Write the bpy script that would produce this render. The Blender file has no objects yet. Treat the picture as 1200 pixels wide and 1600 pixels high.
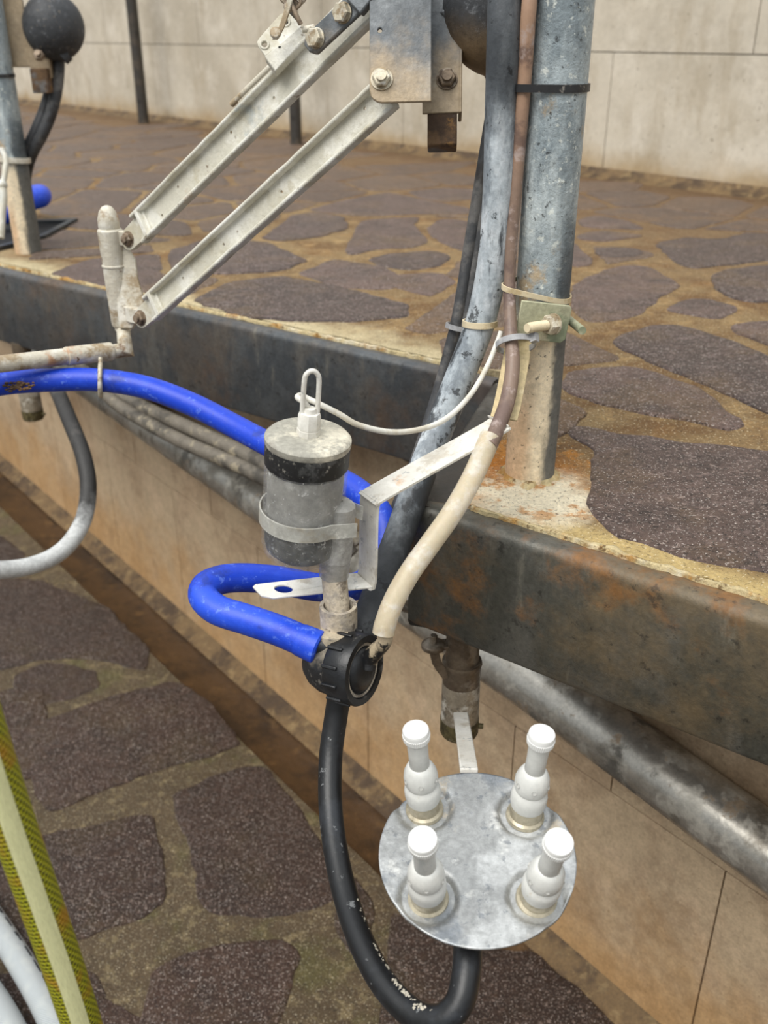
import bpy, bmesh, math, random
from mathutils import Vector, Matrix, noise
random.seed(7)
scene = bpy.context.scene
COL = scene.collection
V = Vector

# ------------------------------------------------------------------ camera
FPX = 1500.0
TILT = math.atan(0.5)
CAMH = 0.52                                   # camera height above the platform
FW = V((0, math.cos(TILT), -math.sin(TILT)))
UP = V((0, math.sin(TILT), math.cos(TILT)))
RT = V((1, 0, 0))
CAM = V((0, 0, CAMH))
cd = bpy.data.cameras.new('camera')
cam = bpy.data.objects.new('camera', cd)
COL.objects.link(cam)
cam.location = CAM
cam.rotation_euler = (math.pi/2 - TILT, 0, 0)
cd.sensor_fit = 'HORIZONTAL'
cd.sensor_width = 36
cd.lens = 36*FPX/1200
cd.clip_start = 0.02
cd.dof.use_dof = True
cd.dof.focus_distance = 1.08
cd.dof.aperture_fstop = 8.0
scene.camera = cam

# ------------------------------------------------------------------ light
w = bpy.data.worlds.new('overcast_sky')
scene.world = w
w.use_nodes = True
nt = w.node_tree
nt.nodes.clear()
wo = nt.nodes.new('ShaderNodeOutputWorld')
bg = nt.nodes.new('ShaderNodeBackground')
tc = nt.nodes.new('ShaderNodeTexCoord')
sp = nt.nodes.new('ShaderNodeSeparateXYZ')
mr = nt.nodes.new('ShaderNodeMapRange')
mr.inputs[1].default_value = -0.15
mr.inputs[2].default_value = 0.75
mr.inputs[3].default_value = 0.14
mr.inputs[4].default_value = 1.08
nt.links.new(tc.outputs['Generated'], sp.inputs[0])
nt.links.new(sp.outputs[2], mr.inputs[0])
nt.links.new(mr.outputs[0], bg.inputs[1])
bg.inputs[0].default_value = (0.93, 0.97, 1.0, 1)
nt.links.new(bg.outputs[0], wo.inputs[0])
sd = bpy.data.lights.new('daylight', 'SUN')
sd.energy = 2.5
sd.angle = math.radians(42)
sd.color = (1.0, 0.97, 0.92)
sun = bpy.data.objects.new('daylight', sd)
COL.objects.link(sun)
sun.rotation_euler = V((-0.45, -0.5, 1.0)).to_track_quat('Z', 'Y').to_euler()
scene.view_settings.view_transform = 'Standard'
scene.view_settings.look = 'None'
scene.view_settings.exposure = 0.3
scene.view_settings.gamma = 1.0
scene.view_settings.use_curve_mapping = False

# ------------------------------------------------------------------ survey helpers
def ray(x, y): return FW + RT*((x-600)/FPX) - UP*((y-800)/FPX)
def at(x, y, d): return CAM + ray(x, y)*d                   # point seen at x,y lying d metres away
def on_z(x, y, z=0.0):
    r = ray(x, y); return CAM + r*((z-CAMH)/r.z)
def on_plane(x, y, p, n):
    r = ray(x, y); return CAM + r*((V(p)-CAM).dot(V(n))/r.dot(V(n)))
def cdir(r, u, t): return (RT*r + UP*u - FW*t).normalized()  # direction: right, up, towards the viewer
def path(pts): return [at(*p) for p in pts]

# ------------------------------------------------------------------ mesh builder
def frame(d):
    d = d.normalized()
    a = V((0, 0, 1)) if abs(d.z) < 0.9 else V((0, 1, 0))
    u = a.cross(d).normalized()
    return u, d.cross(u).normalized()

def smooth_path(pts, n=6):
    if len(pts) < 3: return [V(p) for p in pts]
    P = [V(p) for p in pts]
    P = [P[0]*2-P[1]] + P + [P[-1]*2-P[-2]]
    out = []
    for i in range(1, len(P)-2):
        a, b, c, d = P[i-1:i+3]
        for k in range(n):
            t = k/n
            out.append(0.5*((2*b)+(c-a)*t+(2*a-5*b+4*c-d)*t*t+(3*b-a-3*c+d)*t**3))
    out.append(P[-2])
    return out

class MB:
    def __init__(s):
        s.bm = bmesh.new()
        s.uv = s.bm.loops.layers.uv.new('UVMap')
        s.mi = 0
    def face(s, vs, mi=None):
        try: f = s.bm.faces.new(vs)
        except ValueError: return None
        f.material_index = s.mi if mi is None else mi
        return f
    def box(s, c, ax, ay, az, sx, sy, sz):
        c = V(c); ax = V(ax).normalized()*sx/2; ay = V(ay).normalized()*sy/2; az = V(az).normalized()*sz/2
        v = [s.bm.verts.new(c+ax*i+ay*j+az*k) for i in (-1, 1) for j in (-1, 1) for k in (-1, 1)]
        for q in ((0,1,3,2),(4,6,7,5),(0,4,5,1),(2,3,7,6),(0,2,6,4),(1,5,7,3)): s.face([v[i] for i in q])
        return s
    def bar(s, p0, p1, wdir, w_, t_):
        p0, p1 = V(p0), V(p1); d = (p1-p0); wd = V(wdir); wd = (wd - d*(wd.dot(d)/d.dot(d))).normalized()
        return s.box((p0+p1)/2, d, wd, d.cross(wd), d.length, w_, t_)
    def rings(s, rings, caps=True, closed=False, smoothuv=True):
        n = len(rings[0][0]); rv = []
        for pts, vv in rings: rv.append([s.bm.verts.new(p) for p in pts])
        m = len(rings)
        for i in range(m if closed else m-1):
            j = (i+1) % m
            for k in range(n):
                l = (k+1) % n
                f = s.face((rv[i][k], rv[i][l], rv[j][l], rv[j][k]))
                if f:
                    uu = ((k/n, rings[i][1]), ((k+1)/n, rings[i][1]), ((k+1)/n, rings[j][1]), (k/n, rings[j][1]))
                    for lp, q in zip(f.loops, uu): lp[s.uv].uv = q
        if caps and not closed:
            s.face(rv[0][::-1]); s.face(rv[-1])
        return s
    def tube(s, pts, r, seg=18, n=6, caps=True, closed=False, smooth=True):
        P = [V(p) for p in pts]
        R0 = list(r) if isinstance(r, (list, tuple)) else [r]*len(P)
        if smooth and len(P) > 2:
            m = len(P)
            if closed:
                Q = [P[-1]] + P + [P[0], P[1]]
                S = smooth_path(Q, n)[n:-(n)-1] if False else smooth_path(Q, n)[n:n+m*n]
            else: S = smooth_path(P, n)
            R = []
            for i in range(len(S)):
                t = i/n; a = int(min(t, m-1)); b = min(a+1, m-1) if not closed else (a+1) % m
                a = min(a, m-1)
                R.append(R0[a]*(1-(t-a))+R0[b]*(t-a))
        else: S, R = P, R0
        u, v = frame(S[1]-S[0]); rings = []; L = 0
        m = len(S)
        for i, p in enumerate(S):
            if closed: d = (S[(i+1) % m]-S[i-1]).normalized()
            else: d = (S[min(i+1, m-1)]-S[max(i-1, 0)]).normalized()
            u = (u - d*u.dot(d)).normalized(); v = d.cross(u)
            if i: L += (S[i]-S[i-1]).length
            rings.append(([p+(u*math.cos(2*math.pi*k/seg)+v*math.sin(2*math.pi*k/seg))*R[i] for k in range(seg)], L))
        return s.rings(rings, caps, closed)
    def lathe(s, o, axis, prof, seg=28, caps=True, ref=None):
        o = V(o); d = V(axis).normalized(); u, v = frame(d)
        if ref is not None:
            u = V(ref); u = (u-d*u.dot(d)).normalized(); v = d.cross(u)
        rings = [([o+d*h+(u*math.cos(2*math.pi*k/seg)+v*math.sin(2*math.pi*k/seg))*max(r, 1e-4) for k in range(seg)], h) for h, r in prof]
        return s.rings(rings, caps)
    def cyl(s, p0, p1, r, seg=24, r1=None):
        p0, p1 = V(p0), V(p1); L = (p1-p0).length
        return s.lathe(p0, p1-p0, [(0, r), (L, r if r1 is None else r1)], seg)
    def hexnut(s, o, axis, r, h):
        return s.lathe(o, axis, [(0, r), (h*0.8, r), (h, r*0.86)], 6)
    def ball(s, c, r, sq=(1, 1, 1), rot=None, seg=32):
        c = V(c); prof = []
        m = 16
        M = rot or Matrix.Identity(3)
        rings = []
        for i in range(m+1):
            th = math.pi*i/m
            rr = max(math.sin(th), 0.003)
            rings.append(([c+M @ V((rr*math.cos(2*math.pi*k/seg)*r*sq[0], rr*math.sin(2*math.pi*k/seg)*r*sq[1], -math.cos(th)*r*sq[2])) for k in range(seg)], i/m))
        return s.rings(rings)
    def plate(s, outline, holes, o, u, v, t, mi=None):
        """flat plate: outline (2-D), round holes (x, y, r), in the plane o,u,v, thickness t along u x v"""
        o = V(o); u = V(u).normalized(); v = V(v).normalized(); n = u.cross(v).normalized()
        bm = s.bm; edges = []
        def loop(pts):
            vs = [bm.verts.new(o+u*x+v*y) for x, y in pts]
            for i in range(len(vs)): edges.append(bm.edges.new((vs[i], vs[(i+1) % len(vs)])))
        loop(outline)
        for hx, hy, hr in holes:
            loop([(hx+hr*math.cos(2*math.pi*k/20), hy+hr*math.sin(2*math.pi*k/20)) for k in range(20)])
        g = bmesh.ops.triangle_fill(bm, use_beauty=True, use_dissolve=False, edges=edges, normal=n)
        fs = [f for f in g['geom'] if isinstance(f, bmesh.types.BMFace)]
        for f in fs: f.material_index = s.mi if mi is None else mi
        e = bmesh.ops.extrude_face_region(bm, geom=fs, use_keep_orig=True)
        bmesh.ops.translate(bm, vec=n*t, verts=[x for x in e['geom'] if isinstance(x, bmesh.types.BMVert)])
        return s
    def prism(s, pts, vec):
        a = [s.bm.verts.new(V(p)) for p in pts]; b = [s.bm.verts.new(V(p)+V(vec)) for p in pts]
        s.face(a[::-1]); s.face(b); n = len(a)
        for i in range(n): s.face((a[i], a[(i+1) % n], b[(i+1) % n], b[i]))
        return s
    def strip(s, pts, vec, t):
        """sheet bent along pts, width vec, thickness t"""
        P = [V(p) for p in pts]; vec = V(vec); N = []
        for i in range(len(P)):
            d = (P[min(i+1, len(P)-1)]-P[max(i-1, 0)]).normalized()
            N.append(d.cross(vec).normalized()*t)
        rings = [([P[i], P[i]+vec, P[i]+vec+N[i], P[i]+N[i]], i) for i in range(len(P))]
        return s.rings(rings)
    def build(s, name, mats, parent=None, bevel=0, sharp=38, origin=None, fixn=True):
        bm = s.bm
        if fixn: bmesh.ops.recalc_face_normals(bm, faces=bm.faces)
        bm.verts.ensure_lookup_table()
        if parent is not None: off = ORG[parent.name]
        elif origin is not None: off = V(origin)
        else:
            xs = [v.co for v in bm.verts]
            off = V((sum(c.x for c in xs)/len(xs), sum(c.y for c in xs)/len(xs), min(c.z for c in xs)))
        bmesh.ops.translate(bm, verts=bm.verts, vec=-off)
        me = bpy.data.meshes.new(name)
        bm.to_mesh(me); bm.free()
        if not isinstance(mats, (list, tuple)): mats = [mats]
        for m in mats: me.materials.append(m)
        me.polygons.foreach_set('use_smooth', [True]*len(me.polygons))
        me.set_sharp_from_angle(angle=math.radians(sharp))
        o = bpy.data.objects.new(name, me); COL.objects.link(o)
        if parent is not None: o.parent = parent
        else: o.location = off
        ORG[o.name] = off
        if bevel:
            b = o.modifiers.new('bevel', 'BEVEL'); b.width = bevel; b.segments = 2
            b.limit_method = 'ANGLE'; b.angle_limit = math.radians(40)
        return o
ORG = {}
def tag(o, label=None, cat=None, group=None, kind=None):
    if label: o['label'] = label
    if cat: o['category'] = cat
    if group: o['group'] = group
    if kind: o['kind'] = kind
    return o
def thing(name, loc, label, cat, group=None):
    o = bpy.data.objects.new(name, None); COL.objects.link(o)
    o.location = V(loc); o.empty_display_size = 0.03
    ORG[o.name] = V(loc)
    return tag(o, label, cat, group)

# ------------------------------------------------------------------ materials
def rgb(h):
    c = [int(h[i:i+2], 16)/255 for i in (0, 2, 4)]
    return tuple(x/12.92 if x <= 0.04045 else ((x+0.055)/1.055)**2.4 for x in c) + (1,)

def mask(nt, co, L):
    N, K = nt.nodes, nt.links
    def noise_tex(scale, detail, stretch, rough=0.62, off=0):
        m = N.new('ShaderNodeMapping'); m.inputs['Scale'].default_value = stretch
        m.inputs['Location'].default_value = (off*1.7, off*0.9, off*1.3)
        K.new(co, m.inputs[0])
        n = N.new('ShaderNodeTexNoise'); n.inputs['Scale'].default_value = scale
        n.inputs['Detail'].default_value = detail; n.inputs['Roughness'].default_value = rough
        K.new(m.outputs[0], n.inputs[0]); return n.outputs[0]
    def maprange(src, lo, hi, a=0., b=1.):
        r = N.new('ShaderNodeMapRange'); r.interpolation_type = 'SMOOTHSTEP'
        r.inputs[1].default_value = lo; r.inputs[2].default_value = hi
        r.inputs[3].default_value = a; r.inputs[4].default_value = b
        K.new(src, r.inputs[0]); return r.outputs[0]
    def math_(op, a, b):
        x = N.new('ShaderNodeMath'); x.operation = op
        for i, q in enumerate((a, b)):
            if isinstance(q, (int, float)): x.inputs[i].default_value = q
            else: K.new(q, x.inputs[i])
        return x.outputs[0]
    kind = L.get('k', 'noise'); st = L.get('st', (1, 1, 1)); off = L.get('off', 0)
    if kind == 'noise':
        out = maprange(noise_tex(L['s'], L.get('d', 8), st, L.get('nr', .68), off), .5+(L['lo']-.5)*.8, .5+(L['hi']-.5)*.74)
    elif kind == 'grad':
        dn = N.new('ShaderNodeVectorMath'); dn.operation = 'DOT_PRODUCT'
        dn.inputs[1].default_value = L['v']; K.new(co, dn.inputs[0])
        n = math_('MULTIPLY', math_('SUBTRACT', noise_tex(L.get('s', 10), L.get('d', 5), st, .62, off), .5), L.get('amp', 0.0))
        src = math_('ADD', dn.outputs['Value'], n)
        lo, hi = L['lo'], L['hi']
        out = maprange(src, lo, hi) if lo < hi else maprange(src, hi, lo, 1, 0)
    elif kind == 'blob':
        ds = N.new('ShaderNodeVectorMath'); ds.operation = 'DISTANCE'
        ds.inputs[1].default_value = L['p']; K.new(co, ds.inputs[0])
        n = math_('MULTIPLY', math_('SUBTRACT', noise_tex(L.get('s', 10), L.get('d', 5), st, .62, off), .5), L.get('amp', 0.0))
        out = maprange(math_('ADD', ds.outputs['Value'], n), L['r0'], L['r1'], 1, 0)
    elif kind == 'attr':
        a = N.new('ShaderNodeAttribute'); a.attribute_name = L['name']
        out = maprange(a.outputs['Fac'], L['lo'], L['hi'])
    elif kind == 'vor':
        m = N.new('ShaderNodeMapping'); m.inputs['Scale'].default_value = st; K.new(co, m.inputs[0])
        v = N.new('ShaderNodeTexVoronoi'); v.inputs['Scale'].default_value = L['s']
        K.new(m.outputs[0], v.inputs[0]); out = maprange(v.outputs['Distance'], L['hi'], L['lo'], 0, 1) if L['hi'] < L['lo'] else maprange(v.outputs['Distance'], L['lo'], L['hi'], 1, 0)
    if 'and' in L: out = math_('MULTIPLY', out, mask(nt, co, L['and']))
    if L.get('f', 1) != 1: out = math_('MULTIPLY', out, L['f'])
    return out

def mat(name, base, rough=0.6, metal=0.0, layers=(), bump=None, spec=0.5, coord='Object', alpha=None, trans=0, sss=0, coat=0, grain=((38, .88, 1.10), (170, .86, 1.12))):
    m = bpy.data.materials.new(name); m.use_nodes = True
    nt = m.node_tree; N, K = nt.nodes, nt.links
    b = N['Principled BSDF']
    t = N.new('ShaderNodeTexCoord'); co = t.outputs['UV' if coord == 'UV' else 'Object']
    def rgbn(c):
        r = N.new('ShaderNodeRGB'); r.outputs[0].default_value = rgb(c); return r.outputs[0]
    def val(x):
        r = N.new('ShaderNodeValue'); r.outputs[0].default_value = x; return r.outputs[0]
    c, ro, me = rgbn(base), val(rough), val(metal)
    al = val(alpha) if alpha is not None else None
    for L in layers:
        k = mask(nt, co, L)
        mx = N.new('ShaderNodeMix'); mx.data_type = 'RGBA'
        K.new(k, mx.inputs[0]); K.new(c, mx.inputs[6]); K.new(rgbn(L['c']), mx.inputs[7]); c = mx.outputs[2]
        for key in ('r', 'm', 'a'):
            if key in L:
                mf = N.new('ShaderNodeMix'); mf.data_type = 'FLOAT'
                K.new(k, mf.inputs[0]); src = {'r': ro, 'm': me, 'a': al}[key]
                K.new(src, mf.inputs[2]); mf.inputs[3].default_value = L[key]
                if key == 'r': ro = mf.outputs[0]
                elif key == 'm': me = mf.outputs[0]
                else: al = mf.outputs[0]
    for gs, lo_, hi_ in grain:
        gn = N.new('ShaderNodeTexNoise'); gn.inputs['Scale'].default_value = gs; gn.inputs['Detail'].default_value = 5; gn.inputs['Roughness'].default_value = .7
        K.new(co, gn.inputs[0])
        gr = N.new('ShaderNodeMapRange'); gr.inputs[1].default_value = .36; gr.inputs[2].default_value = .64
        gr.inputs[3].default_value = lo_; gr.inputs[4].default_value = hi_; K.new(gn.outputs[0], gr.inputs[0])
        gm = N.new('ShaderNodeVectorMath'); gm.operation = 'SCALE'; K.new(c, gm.inputs[0]); K.new(gr.outputs[0], gm.inputs['Scale']); c = gm.outputs[0]
    K.new(c, b.inputs['Base Color']); K.new(ro, b.inputs['Roughness']); K.new(me, b.inputs['Metallic'])
    if al is not None: K.new(al, b.inputs['Alpha'])
    b.inputs['Specular IOR Level'].default_value = spec
    b.inputs['Transmission Weight'].default_value = trans
    if sss:
        b.inputs['Subsurface Weight'].default_value = sss
        b.inputs['Subsurface Radius'].default_value = (0.01, 0.007, 0.004)
    b.inputs['Coat Weight'].default_value = coat
    if bump:
        prev = None
        for s_, st_, *rest in bump:
            n = N.new('ShaderNodeTexNoise'); n.inputs['Scale'].default_value = s_; n.inputs['Detail'].default_value = 8
            n.inputs['Roughness'].default_value = 0.65
            if rest:
                mp = N.new('ShaderNodeMapping'); mp.inputs['Scale'].default_value = rest[0]; K.new(co, mp.inputs[0]); K.new(mp.outputs[0], n.inputs[0])
            else: K.new(co, n.inputs[0])
            bp = N.new('ShaderNodeBump'); bp.inputs['Strength'].default_value = 1.0; bp.inputs['Distance'].default_value = st_
            K.new(n.outputs[0], bp.inputs['Height'])
            if prev: K.new(prev, bp.inputs['Normal'])
            prev = bp.outputs[0]
        K.new(prev, b.inputs['Normal'])
    return m

M = {}
# stones and mortar --------------------------------------------------
def stone_mat(name, base, dark, light, film, ff):
    return mat(name, base, 0.55, 0, [
        dict(c=dark, k='attr', name='rnd', lo=0, hi=1, f=.8),
        dict(c=dark, s=9, lo=.42, hi=.68, f=.7),
        dict(c=light, s=28, lo=.5, hi=.75, d=8, st=(1, 2.2, 1), f=.55),
        dict(c=film, s=5, lo=.48, hi=.72, f=ff, off=3),
        dict(c='15100e', s=210, lo=.56, hi=.66, d=4, f=.75, off=5),
        dict(c='d9cfc6', s=330, lo=.665, hi=.70, d=2, f=.75, off=1, r=.4),
        dict(c='a8958a', s=140, lo=.62, hi=.70, d=3, f=.5, off=2),
    ], bump=[(60, .006), (260, .003)], spec=.4)
M['porphyry'] = stone_mat('porphyry', '66524a', '423632', '83706a', '6e573a', .45)
M['far_porphyry'] = stone_mat('far_porphyry', '66513f', '54443b', '7d685a', '75593a', .7)
M['wet_porphyry'] = stone_mat('wet_porphyry', '412d23', '2a1d16', '533d30', '46361f', .55)
PB = on_z(827, 742)
bk_n = V((.6, .8, 0))
A_IN, B_OUT = on_z(768, 598), on_z(640, 788)
kB = B_OUT.dot(bk_n); kA = A_IN.dot(bk_n)
M['mortar'] = mat('mortar', '88704c', .8, 0, [
    dict(c='6b4c2a', s=7, lo=.4, hi=.65, f=.85),
    dict(c='a88a5c', s=16, lo=.5, hi=.72, f=.7, off=2),
    dict(c='8f6636', s=6, lo=.54, hi=.74, f=.45, off=5),
    dict(c='6a5138', k='grad', v=(.756, .654, 0), lo=1.6, hi=2.8, s=4, amp=1.2, f=.8),
    dict(c='5a4026', k='grad', v=(.756, .654, 0), lo=3.0, hi=3.25, s=4, amp=.3, f=.8),
    dict(c='cfc09a', k='grad', v=(.6, .8, 0), lo=kA+.17, hi=kA+.05, s=9, amp=.2, f=.9,
         **{'and': dict(k='grad', v=(.6, .8, 0), lo=kA-.03, hi=kA, s=5, **{'and': dict(k='grad', v=tuple(V((-.8, .6, 0))), lo=A_IN.dot(V((-.8, .6, 0)))-.04, hi=A_IN.dot(V((-.8, .6, 0)))+.06, s=9, amp=.1)})}),
    dict(c='c7ae76', k='grad', v=(.6, .8, 0), lo=kB+.10, hi=kB+.06, s=12, amp=.06, f=.85),
    dict(c='b5701f', k='blob', p=tuple(PB+V((-.03, -.02, 0))), r0=.05, r1=.15, s=9, amp=.1, f=.9),
    dict(c='e6dcc2', k='blob', p=tuple(PB+V((-.005, -.065, 0))), r0=.05, r1=.105, s=16, amp=.12, f=.95),
    dict(c='b97a2c', s=20, lo=.52, hi=.64, f=.8, off=7, **{'and': dict(k='blob', p=tuple(PB), r0=.08, r1=.2, s=9, amp=.1)}),
    dict(c='2e2115', s=190, lo=.60, hi=.68, d=3, f=.6),
    dict(c='e0d2b0', s=260, lo=.66, hi=.70, d=2, f=.8, off=4),
], bump=[(45, .006), (230, .0035)], spec=.35)
M['pit_mortar'] = mat('pit_mortar', '574731', .6, 0, [
    dict(c='4c3d28', s=7, lo=.4, hi=.65, f=.8),
    dict(c='565424', s=4, lo=.54, hi=.7, f=.5, off=4),
    dict(c='8a7a58', s=30, lo=.52, hi=.72, f=.7, off=2),
    dict(c='2b2115', s=190, lo=.58, hi=.66, d=3, f=.7),
    dict(c='e6dcc0', s=300, lo=.67, hi=.70, d=2, f=.85, off=4),
], bump=[(45, .006), (230, .004)], spec=.5)
M['crust'] = mat('crust', 'd8c597', .85, 0, [
    dict(c='b98435', s=22, lo=.45, hi=.62, f=.85), dict(c='f0e6cc', s=14, lo=.52, hi=.7, f=.8, off=3),
    dict(c='6a4a20', s=60, lo=.58, hi=.68, f=.8, off=6)], bump=[(70, .008), (300, .003)])
M['gutter'] = mat('gutter', '4a3520', .35, 0, [
    dict(c='2c2016', s=6, lo=.42, hi=.66, f=.85), dict(c='6e5230', s=14, lo=.55, hi=.72, f=.5, off=2),
    dict(c='1d1610', s=160, lo=.6, hi=.68, f=.5)], bump=[(40, .003), (200, .0015)], spec=.5)
M['cove'] = mat('cove', '6a5436', .7, 0, [
    dict(c='3a2a1b', s=9, lo=.42, hi=.64, f=.85), dict(c='8a744f', s=30, lo=.52, hi=.7, f=.6, off=2)], bump=[(60, .004)])
M['tile'] = mat('tile', 'b8a285', .42, 0, [
    dict(c='a58d72', s=5, lo=.42, hi=.62, f=.8), dict(c='c2a98c', s=9, lo=.5, hi=.72, f=.7, off=3),
    dict(c='b08040', k='grad', v=(0, 0, 1), lo=-.80, hi=-1.10, s=3.2, amp=.7, f=.5),
    dict(c='7c6140', s=90, lo=.66, hi=.72, f=.5, off=1),
    dict(c='8a6a48', s=3, lo=.55, hi=.72, f=.4, off=8)], bump=[(14, .002), (160, .0004)], spec=.4)
M['grout'] = mat('grout', '6f5a42', .8, 0, [dict(c='4b3a28', s=20, lo=.4, hi=.6, f=.8)])
M['travertine'] = mat('travertine', 'c6bdac', .7, 0, [
    dict(c='b0a694', s=1.6, lo=.4, hi=.65, f=.8), dict(c='d6cebf', s=4, lo=.5, hi=.7, f=.6, off=3),
    dict(c='a99c86', s=7, lo=.5, hi=.72, f=.55, st=(1, 1, .35), off=6),
    dict(c='6e604c', s=55, lo=.665, hi=.71, f=.55, off=2),
    dict(c='a08458', k='grad', v=(0, 0, 1), lo=.14, hi=0, s=5, amp=.16, f=.75)], bump=[(25, .002)], spec=.25, grain=((3, .94, 1.05), (45, .95, 1.04)))
M['wall_joint'] = mat('wall_joint', '6e675c', .9)
# metals ---------------------------------------------------------------
def kerb_mat(name, base, dark, brown, fb, rust, fr):
    return mat(name, base, .36, .35, [
        dict(c=dark, s=6, lo=.38, hi=.62, f=.8, st=(1, 1, .7)),
        dict(c='66625a', s=14, lo=.5, hi=.72, f=.55, st=(1, 1, .45), off=2, m=.1, r=.6),
        dict(c=brown, s=5, lo=.4, hi=.7, f=fb, off=4, m=.05, r=.65),
        dict(c=rust, s=4.2, lo=.56, hi=.72, f=fr, off=9.3, m=0, r=.75),
        dict(c='7d786a', s=26, lo=.62, hi=.78, f=.4, off=12, st=(1, 1, .2), m=0, r=.7),
        dict(c='25221e', s=60, lo=.6, hi=.72, f=.6, off=1)], bump=[(30, .0014), (150, .0005)])
M['kerb_near'] = kerb_mat('kerb_near', '5f5e58', '47473f', '6b5a40', .8, '7d5427', .85)
M['kerb_far'] = kerb_mat('kerb_far', '575a5c', '42464a', '55483a', .6, '5d4126', .4)
M['kerb_dark'] = kerb_mat('kerb_dark', '2f2d2a', '232220', '3d3226', .6, '54381d', .3)
M['galv'] = mat('galv', 'a6b0b3', .48, .25, [
    dict(c='7d888d', s=22, lo=.42, hi=.62, f=.85, st=(1, 1, .4)),
    dict(c='ccd4d3', s=14, lo=.5, hi=.68, f=.8, st=(1, 1, .3), off=2, m=.05),
    dict(c='b39b76', s=10, lo=.58, hi=.70, f=.8, off=4, m=0),
    dict(c='dcdfd6', s=90, lo=.58, hi=.68, f=.7, off=5, m=0),
    dict(c='ead9ba', k='grad', v=(0, 0, 1), lo=.25, hi=.19, s=14, amp=.10, f=.97, m=0, r=.85),
    dict(c='c39b74', k='grad', v=(0, 0, 1), lo=.20, hi=.05, s=16, amp=.22, f=.7, m=0, r=.85, **{'and': dict(k='grad', v=(1, -.1, 0), lo=.004, hi=-.016, s=22, amp=.02)}),
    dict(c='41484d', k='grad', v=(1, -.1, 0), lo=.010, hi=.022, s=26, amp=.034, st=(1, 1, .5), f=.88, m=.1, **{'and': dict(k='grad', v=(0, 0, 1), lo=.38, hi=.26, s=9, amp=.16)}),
    dict(c='22201e', s=120, lo=.63, hi=.7, f=.7, off=8)], bump=[(90, .0014), (300, .0006)])
M['white_metal'] = mat('white_metal', 'c9c5b6', .6, .1, [
    dict(c='e3e1d8', s=18, lo=.45, hi=.65, f=.8), dict(c='b3aa90', s=11, lo=.5, hi=.68, f=.75, off=2),
    dict(c='b58c58', s=13, lo=.6, hi=.76, f=.55, off=5), dict(c='6b5235', s=50, lo=.66, hi=.76, f=.7, off=3),
    dict(c='aab4b8', s=8, lo=.56, hi=.7, f=.6, off=8, m=.4)], bump=[(70, .0014), (260, .0006)], grain=((30, .95, 1.04), (160, .95, 1.04)))
M['rusty_white'] = mat('rusty_white', 'c8c1b0', .62, .15, [
    dict(c='dcd8cc', s=26, lo=.5, hi=.64, f=.8), dict(c='96805f', s=17, lo=.48, hi=.64, f=.85, off=2),
    dict(c='6a4a2c', s=32, lo=.61, hi=.74, f=.75, off=5), dict(c='b97f50', s=12, lo=.6, hi=.7, f=.6, off=7)], bump=[(90, .0018)], grain=((30, .95, 1.04), (160, .95, 1.04)))
M['grey_plate'] = mat('grey_plate', '686c6f', .55, .35, [
    dict(c='84888a', s=14, lo=.48, hi=.66, f=.8), dict(c='4c5053', s=9, lo=.5, hi=.68, f=.7, off=3),
    dict(c='b09b7c', k='grad', v=(0, 0, 1), lo=.43, hi=.35, s=22, amp=.16, f=.85, m=0),
    dict(c='a59d8a', s=34, lo=.62, hi=.74, f=.5, off=6, m=0)], bump=[(60, .0014)])
M['brown_steel'] = mat('brown_steel', '6b5238', .8, .1, [dict(c='3f3026', s=20, lo=.45, hi=.6, f=.8), dict(c='6b6b6a', s=14, lo=.54, hi=.66, f=.8, off=2), dict(c='96703f', s=25, lo=.58, hi=.68, f=.7, off=4)], bump=[(60, .003)])
M['dome_dusty'] = mat('dome_dusty', '3b3d40', .6, 0, [dict(c='26282b', s=12, lo=.42, hi=.6, f=.7), dict(c='83868a', s=90, lo=.56, hi=.76, f=.6, off=1), dict(c='8f7757', k='grad', v=(0, 0, 1), lo=.45, hi=.385, s=14, amp=.07, f=.85)], bump=[(90, .001)])
M['dome'] = mat('dome', '3b3d40', .6, 0, [
    dict(c='26282b', s=12, lo=.42, hi=.6, f=.7), dict(c='83868a', s=90, lo=.58, hi=.76, f=.5, off=1),
    dict(c='866f52', k='grad', v=(0, 0, 1), lo=.045, hi=.0, s=14, amp=.05, f=.8), dict(c='a99a80', s=120, lo=.62, hi=.76, f=.4, off=5)], bump=[(90, .001)])
M['bolt'] = mat('bolt', 'c3baa5', .5, .3, [dict(c='8d7757', s=60, lo=.5, hi=.64, f=.8), dict(c='e2dfd6', s=40, lo=.54, hi=.7, f=.7, off=3)], bump=[(140, .0008)])
M['brown_bolt'] = mat('brown_bolt', '877663', .55, .3, [dict(c='4f4032', s=60, lo=.5, hi=.64, f=.8), dict(c='bdb1a0', s=40, lo=.56, hi=.7, f=.7, off=3)], bump=[(140, .0008)])
M['aluminium'] = mat('aluminium', 'a2a3a2', .36, .55, [
    dict(c='bfc1c1', s=12, lo=.46, hi=.62, f=.8, off=1, m=.3, r=.5), dict(c='7a8087', s=8, lo=.52, hi=.66, f=.8, off=4),
    dict(c='dadad6', s=30, lo=.58, hi=.74, f=.6, off=7, m=0, r=.7), dict(c='b9a98e', s=16, lo=.6, hi=.7, f=.6, off=3, m=0, r=.7),
    dict(c='6f757c', s=70, lo=.6, hi=.7, f=.6, off=9)], bump=[(40, .0006), (160, .0003)])
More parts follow.
